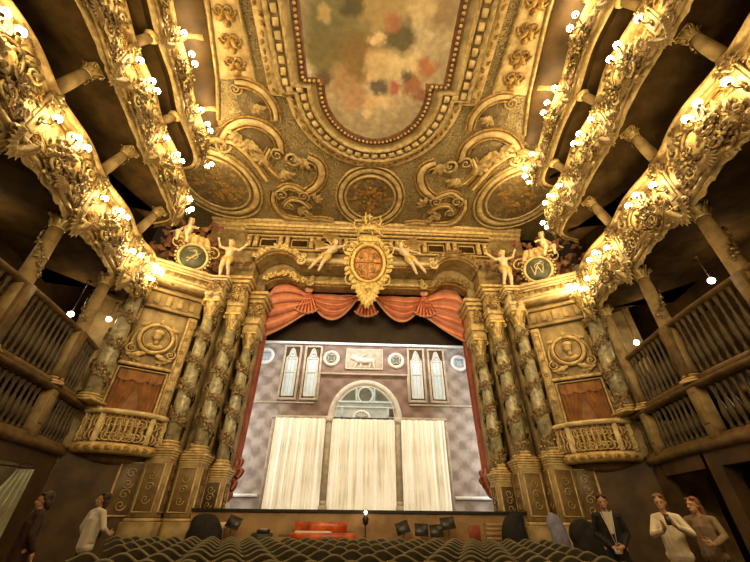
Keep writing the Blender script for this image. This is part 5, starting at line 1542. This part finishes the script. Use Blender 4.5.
# painting
t = NT('ceiling_fresco')
w0 = t.warp(.9, .9)
mx = t.n('ShaderNodeVectorMath', operation='SCALE'); t.l(t.noise(3.2, 5).outputs['Color'], mx.inputs[0]); mx.inputs['Scale'].default_value = .42
ad = t.n('ShaderNodeVectorMath', operation='ADD'); t.l(w0, ad.inputs[0]); t.l(mx.outputs[0], ad.inputs[1]); w = ad.outputs[0]
sky = t.ramp(t.noise(.5, 5).outputs['Fac'], [(.3, (.30, .23, .13)), (.55, (.50, .40, .25)), (.7, (.62, .52, .36))])
c = sky
BL = [(-1.4, 5.2, 1.6, (.13, .12, .05), 1), (-2.0, 6.2, .8, (.16, .13, .05), 1), (.2, 4.2, 1.3, (.34, .24, .10), 1), (-1.2, 7.2, .75, (.38, .24, .11), 1), (-.55, 6.3, 1.0, (.20, .12, .04), 1), (.1, 6.6, .62, (.55, .40, .20), 1), (1.1, 6.3, .75, (.62, .48, .26), 1), (.8, 5.5, .65, (.08, .07, .03), 1),
      (-.9, 7.9, .5, (.46, .27, .14), 1), (.1, 7.5, .42, (.10, .07, .045), 1), (.3, 8.0, .38, (.72, .52, .30), 1), (-.35, 8.5, .22, (.75, .56, .34), 1), (1.5, 7.2, .45, (.30, .12, .05), 1), (2.0, 6.4, .4, (.40, .15, .06), 1), (.5, 5.0, .3, (.32, .13, .07), 1), (2.2, 4.8, .5, (.30, .2, .1), 1), (-.1, 7.0, .3, (.62, .44, .24), 1), (.75, 7.3, .28, (.40, .10, .07), 1), (-.2, 8.1, .3, (.66, .44, .22), 1), (-1.9, 5.0, .3, (.42, .3, .14), 1), (-.9, 4.6, .4, (.07, .06, .03), 1), (1.5, 4.6, .45, (.55, .42, .22), 1), (-2.2, 7.1, .4, (.10, .07, .03), 1), (1.9, 7.6, .3, (.26, .1, .05), 1), (.9, 7.9, .28, (.5, .36, .2), 1), (0, 5.6, .3, (.7, .5, .28), 1), (1.2, 6.9, .25, (.12, .08, .05), 1)]
for x, y, r, col, f in BL:
    vm = t.n('ShaderNodeVectorMath', operation='DISTANCE'); t.l(w, vm.inputs[0]); vm.inputs[1].default_value = (x + .66, y + .66, CZ + .55)
    c = t.mix(t.ramp(t.math('DIVIDE', vm.outputs['Value'], r * 1.25), [(.5, .9), (.95, 0)]), c, col)
gr = t.noise(4, 5)
c = t.mix(.45, c, t.ramp(gr.outputs['Fac'], [(.3, (.45, .45, .45)), (.7, (1.15, 1.1, 1.0))]), 'MULTIPLY')
t.col(c).set(.6)
root = thing('ceiling_painting', 'large dim ceiling painting of clouds and draped figures in a lobed frame', 'painting', (0, 0, 0))
P = outline(.03); m = MB(); m.add([(x, y, .10) for x, y in P], [tuple(range(len(P)))]); ceil_obj('canvas', m, t.m, root)
M['frame_dark'] = two('dark_red_frame', (.07, .025, .01), (.15, .06, .02), 4, .4)
M['ceil_band'] = two('olive_gilt_band', (.20, .14, .05), (.40, .29, .12), 2.5, .5, 0, .2)
ceil_obj('inner_frame', strip(0, .38, .08, .2, .14), M['frame_dark'], root)
# beads on the inner frame
def along(P, d):
    out = []; acc = 0
    for a, b in zip(P[:-1], P[1:]):
        L = math.dist(a, b); k = d - acc
        while k <= L:
            out.append((a[0] + (b[0] - a[0]) * k / L, a[1] + (b[1] - a[1]) * k / L, math.atan2(b[1] - a[1], b[0] - a[0]))); k += d
        acc = (acc + L) % d
    return out
m = MB()
for x, y, a in along(outline(.2), .19):
    if y > 2: m.ell((x, y, .2), (.075, .075, .06), 6, 5)
ceil_obj('bead_row', m, M['ceilmould'], root)
root = thing('ceiling_moulding', 'broad stepped gilded moulding with blocks around the ceiling painting', 'moulding', (0, 0, 0))
ceil_obj('cove', strip(.38, .62, .14, .10, .16), M['ceil_band'], root)
ceil_obj('step', strip(.62, .78, .16, .28, .2), M['ceilmould'], root)
ceil_obj('olive_band', strip(.78, 1.12, .12, .14, .16), M['ceil_band'], root)
ceil_obj('outer_step', strip(1.12, 1.34, .16, .30, .18), M['ceilmould'], root)
ceil_obj('outer_band', strip(1.34, 1.75, .05, .10, .05), M['ceilcream'], root)
m = MB()
for x, y, a in along(outline(.95), .42):
    if y > 2:
        k = MB(); k.bbox(-.14, .14, -.12, .12, 0, .22, .03); m.merge(k, T(x, y, .06) @ Matrix.Rotation(a, 4, 'Z'))
ceil_obj('block_row', m, M['ceilcream'], root)
m = MB(); rnd = random.Random(9)
for x, y, a in along(outline(1.55), .3):
    if y > 2: leaf(m, (x, y, .08), a + rnd.uniform(-.6, .6), .3, .07, rnd.choice((-1.6, 1.6)), .05, 5)
ceil_obj('leaf_row', m, M['gold_dark'], root)

# medallions
def medal(label, cx, cy, rx, ry, rot, ins, extra=True):
    root = thing('ceiling_medallion', label, 'medallion', (0, 0, 0))
    m = MB(); P = oval(cx, cy, rx, ry, 40, rot); m.add([(x, y, .05) for x, y in P], [tuple(range(40))]); ceil_obj('field', m, ins, root)
    m = MB(); band2(m, oval(cx, cy, rx * 1.04, ry * 1.04, 44, rot) + oval(cx, cy, rx * 1.04, ry * 1.04, 44, rot)[:1], .08, .14)
    ceil_obj('inner_rim', m, M['ceilmould'], root)
    m = MB(); q = oval(cx, cy, rx * 1.25, ry * 1.28, 44, rot); band2(m, q + q[:1], .17, .10); ceil_obj('broad_rim', m, M['ceilcream'], root)
    m = MB(); q = oval(cx, cy, rx * 1.42, ry * 1.48, 44, rot); band2(m, q + q[:1], .06, .15); ceil_obj('outer_rim', m, M['ceilmould'], root)
    m = cluster(int(abs(cx) * 10) + 3, rx * 1.1, ry * 1.1, 30, .3); ceil_obj('painted_relief', m.xf(T(cx, cy, .03) @ Matrix.Diagonal((1, 1, .3, 1))), M['gold_dark'], root)
    return root
t = NT('medallion_paint'); wv = t.warp(1.6, .5); nz = t.noise(1.9, 4, wv, 1.5)
t.col(t.ramp(nz.outputs['Fac'], [(.3, (.06, .033, .012)), (.45, (.17, .11, .04)), (.52, (.10, .075, .03)), (.6, (.30, .21, .09)), (.7, (.15, .09, .035))])).set(.6); M['mfield'] = t.m
medal('round painted ceiling medallion on the axis above the crown', 0.0, 13.55, 1.35, 1.5, 0, M['mfield'])
medal('large oval ceiling medallion in the left corner above the cherubs', -8.35, 13.0, 1.55, 1.75, -.5, M['mfield'])
medal('large oval ceiling medallion in the right corner above the cherubs', 8.25, 13.0, 1.55, 1.75, .5, M['mfield'])
# scroll frames, mirrored pairs: (control points, width, end volutes)
def scroll_frame(sg, name, label, runs, vols, leaves, field=None):
    root = thing(name, label, 'scrollwork', (0, 0, 0))
    def fin(m):
        if sg > 0: m.mirx()
        return m
    if field:
        m = MB(); P = catmull(field + [field[0]], .15); m.add([(x, y, .02) for x, y in P[:-1]], [tuple(range(len(P) - 1))]); ceil_obj('painted_field', fin(m), M['mfield'], root)
    for pts, w in runs:
        P = catmull(pts, .1); m = MB(); band2(m, P, lambda t: w * (.45 + .55 * math.sin(PI * min(1, .15 + t * .7))), .13, 0, 6); ceil_obj('scroll_band', fin(m), M['ceilcream'], root)
        m = MB(); nr = normals(P)
        band2(m, [(x + a * w * 1.25, y + b * w * 1.25) for (x, y), (a, b) in zip(P, nr)], .05, .12); band2(m, [(x - a * w * 1.25, y - b * w * 1.25) for (x, y), (a, b) in zip(P, nr)], .05, .12); ceil_obj('scroll_edge', fin(m), M['gold_dark'], root)
    m = MB()
    for x, y, r, h, st in vols: volute(m, (x, y), r, 1.7, h, st, r * .22, .08, 26, 6)
    ceil_obj('volute', fin(m), M['ceilmould'], root)
    m = MB(); rnd = random.Random(len(leaves))
    for x, y, a, L in leaves:
        for q in range(4): leaf(m, (x, y, .05), a + (q - 1.5) * .5, L, L * .2, (q - 1.5) * .8, .12, 7)
    ceil_obj('acanthus', fin(m), M['ceilmould'], root)
for sg in (-1, 1):
    s = SIDE[sg]
    scroll_frame(sg, 'ceiling_scroll', 'cream C-shaped ceiling scroll beside the lobed painting frame on the %s' % s,
        [([(-3.25, 11.0), (-2.75, 11.3), (-2.6, 12.0), (-2.95, 12.8), (-3.55, 13.3)], .22), ([(-5.0, 13.2), (-4.5, 12.9), (-4.0, 13.1), (-3.6, 13.4)], .16)],
        [(-4.0, 11.1, .42, 1, 0), (-3.75, 13.55, .34, -1, 1.2), (-4.95, 13.5, .36, 1, 2)], [(-3.4, 11.1, 2.2, .7), (-4.6, 11.9, 1.2, .7), (-3.2, 13.8, -.5, .6)])
    scroll_frame(sg, 'ceiling_cartouche', 'long curling ceiling cartouche between corner oval and round medallion on the %s' % s,
        [([(-5.35, 13.3), (-5.55, 14.2), (-5.15, 15.2), (-4.2, 15.45), (-3.0, 15.35), (-2.2, 15.5)], .16), ([(-4.95, 14.3), (-4.5, 13.85), (-3.9, 14.0), (-3.5, 14.5)], .1)],
        [(-4.75, 14.4, .28, -1, 1)], [(-4.2, 14.6, .4, .6), (-3.4, 15.0, 3, .6)], [(-5.0, 13.6), (-5.2, 14.3), (-4.9, 15.0), (-4.0, 15.2), (-3.0, 15.1), (-2.9, 14.2), (-3.6, 13.7)])
    scroll_frame(sg, 'ceiling_scroll', 'large cream scroll enclosing a green painted shell on the %s of the ceiling' % s,
        [([(-7.25, 10.2), (-6.7, 9.6), (-5.9, 9.25), (-5.1, 9.4), (-4.55, 10.0), (-4.5, 10.7)], .2), ([(-7.6, 11.0), (-7.0, 10.3), (-6.3, 10.9), (-5.9, 11.8), (-5.6, 12.6)], .16), ([(-5.0, 10.6), (-5.4, 11.3), (-5.1, 12.1), (-4.6, 12.4)], .12)],
        [(-7.3, 10.5, .4, 1, 0), (-4.75, 10.9, .34, -1, 0)], [(-5.9, 10.2, 1.9, .9), (-5.4, 11.0, 2.4, .8), (-6.3, 9.9, 2.6, .7)], [(-6.6, 10.2), (-5.9, 9.6), (-5.1, 9.8), (-4.9, 10.6), (-5.0, 11.6), (-5.5, 11.9), (-6.1, 11.0)])
    scroll_frame(sg, 'ceiling_shell', 'dark arched shell panel beside the painting moulding on the %s of the ceiling' % s,
        [([(-4.45, 9.1), (-4.45, 8.5), (-4.75, 7.9), (-5.3, 7.55), (-5.85, 7.5)], .16)], [(-5.9, 7.75, .26, 1, 0)], [(-5.2, 8.4, 1.2, .5)], [(-4.6, 9.0), (-4.6, 8.4), (-5.0, 7.9), (-5.8, 7.75), (-6.0, 8.6), (-5.6, 9.0)])
    # side strip with acanthus
    root = thing('ceiling_border', 'long cream ceiling border strip with brown acanthus scrolls on the %s' % s, 'border', (0, 0, 0))
    m = MB(); P = [(-4.95, 1.5), (-4.98, 4.5), (-5.0, 7.4)]; Q = [(-5.75, 1.5), (-6.0, 4.5), (-6.55, 7.4)]
    def fin(m): 
        if sg > 0: m.mirx()
        return m
    m.add([(x, y, .03) for x, y in P + Q[::-1]], [tuple(range(6))]); ceil_obj('ground', fin(m), M['ceilcream'], root)
    m = MB(); band2(m, P, .07, .12); ceil_obj('inner_fillet', fin(m), M['ceilmould'], root)
    m = MB(); band2(m, Q + [(-7.1, 9.2)], .09, .16); ceil_obj('outer_fillet', fin(m), M['ceilmould'], root)
    m = MB()
    for i, y in enumerate((3.2, 4.1, 5.0, 5.9, 6.7)):
        x = -5.45 - .05 * i
        for k in (-1, 1):
            volute(m, (x + k * .18, y), .24, 1.5, k, PI / 2 - k * PI / 2, .05, .05, 20, 5); leaf(m, (x, y, .05), PI / 2 - k * .6, .5, .1, -k * 1.2, .08)
        m.ell((x, y + .4, .06), (.14, .14, .07), 10, 6)
    ceil_obj('acanthus', fin(m), M['gold_dark'], root)
    m = MB(); P = [(-6.3, 1.5), (-6.5, 4.5), (-7.0, 7.4), (-7.6, 9.6)]; nr = [(-1, 0)] * 4
    m.sweep(P, nr, [(-.35, .0), (-.2, .12), (.2, .18), (.9, .3), (1.0, .5)]); ceil_obj('dark_cove', fin(m), M['brown'], root)

# ------------------------------------------------------------------ lights
def light(typ, loc, energy, col, size=.5, rot=None, sx=None, name='light', spread=None):
    L = bpy.data.lights.new(name, typ); L.energy = energy; L.color = col
    if typ == 'AREA':
        L.size = size
        if sx: L.shape = 'RECTANGLE'; L.size_y = sx
        if spread: L.spread = spread
    else: L.shadow_soft_size = size
    o = bpy.data.objects.new(name, L); C.objects.link(o); o.location = loc
    if rot: o.rotation_euler = rot
    return o
warm = (1, .74, .38)
light('POINT', (0, -4.5, 11.5), 1100, warm, 1.0, name='rear_fill')  # unseen fill light added behind the camera to lift the ambient
light('POINT', (0, 2.0, 11.0), 600, warm, 1.2, name='hall_fill')  # added soft fill in mid-air, brightens the ceiling
def aim(o, to): o.rotation_euler = (Vector(to) - o.location).to_track_quat('-Z', 'Y').to_euler()
for x in (-4, 4):
    o = light('SPOT', (x, -4.5, 9.5), 5200, (1, .78, .44), .4, name='portal_fill_spot'); o.data.spot_size = R(75); o.data.spot_blend = .7; aim(o, (-x * .6, 16, 11.5))  # unseen spots added to brighten the proscenium
for sg in (-1, 1):
    for x, y, z, e in ((10.4, 6.0, 10.6, 26), (10.8, 10.5, 10.9, 26), (9.8, 5.5, 13.8, 18), (10.2, 9.5, 13.8, 18), (11.0, 7.5, 8.2, 22), (11.2, 11.5, 8.2, 24), (10.6, 9, 4.2, 8)):
        light('POINT', (sg * x, y, z), e, warm, .15, name='box_fill')  # added dim fill that keeps the gallery interiors from going black
# stage lighting
cool = (1, .93, .84)
light('AREA', (0, 18.9, 10.9), 420, cool, 11, (R(52), 0, 0), .6, 'stage_batten')
for sg in (-1, 1): light('AREA', (sg * 8.3, 19.2, 5.2), 260, (1, .95, .88), 1.0, (R(90), 0, sg * R(38)), 6, 'stage_boom')
light('POINT', (5.6, 4.2, 3.9), 150, warm, .3, name='aisle_fill'); light('POINT', (-5.8, 5.0, 3.9), 60, warm, .3, name='aisle_fill')  # added fill lights that brighten the visitors and lower side walls
light('POINT', (-10.9, 10.6, 1.9), 40, (1, .8, .5), .3, name='passage_lamp')
w = bpy.data.worlds.new('w'); scene.world = w; w.use_nodes = True
w.node_tree.nodes['Background'].inputs[0].default_value = (1, .62, .28, 1); w.node_tree.nodes['Background'].inputs[1].default_value = .02

# ------------------------------------------------------------------ camera
cam = bpy.data.cameras.new('camera'); co = bpy.data.objects.new('camera', cam); C.objects.link(co)
cam.sensor_fit = 'HORIZONTAL'; cam.sensor_width = 36; cam.lens = 346.3 / 750 * 36
cam.clip_start = .05; cam.clip_end = 200
co.location = (-.25, 0, 1.32)
co.matrix_world = T(-.25, 0, 1.32) @ Matrix.Rotation(R(-2.4), 4, 'Z') @ Matrix.Rotation(R(90 + 34.4), 4, 'X') @ Matrix.Rotation(R(.6), 4, 'Z')
scene.camera = co
scene.view_settings.view_transform = 'Standard'
scene.view_settings.exposure = 0
scene.cycles.max_bounces = 6
scene.cycles.use_denoising = True
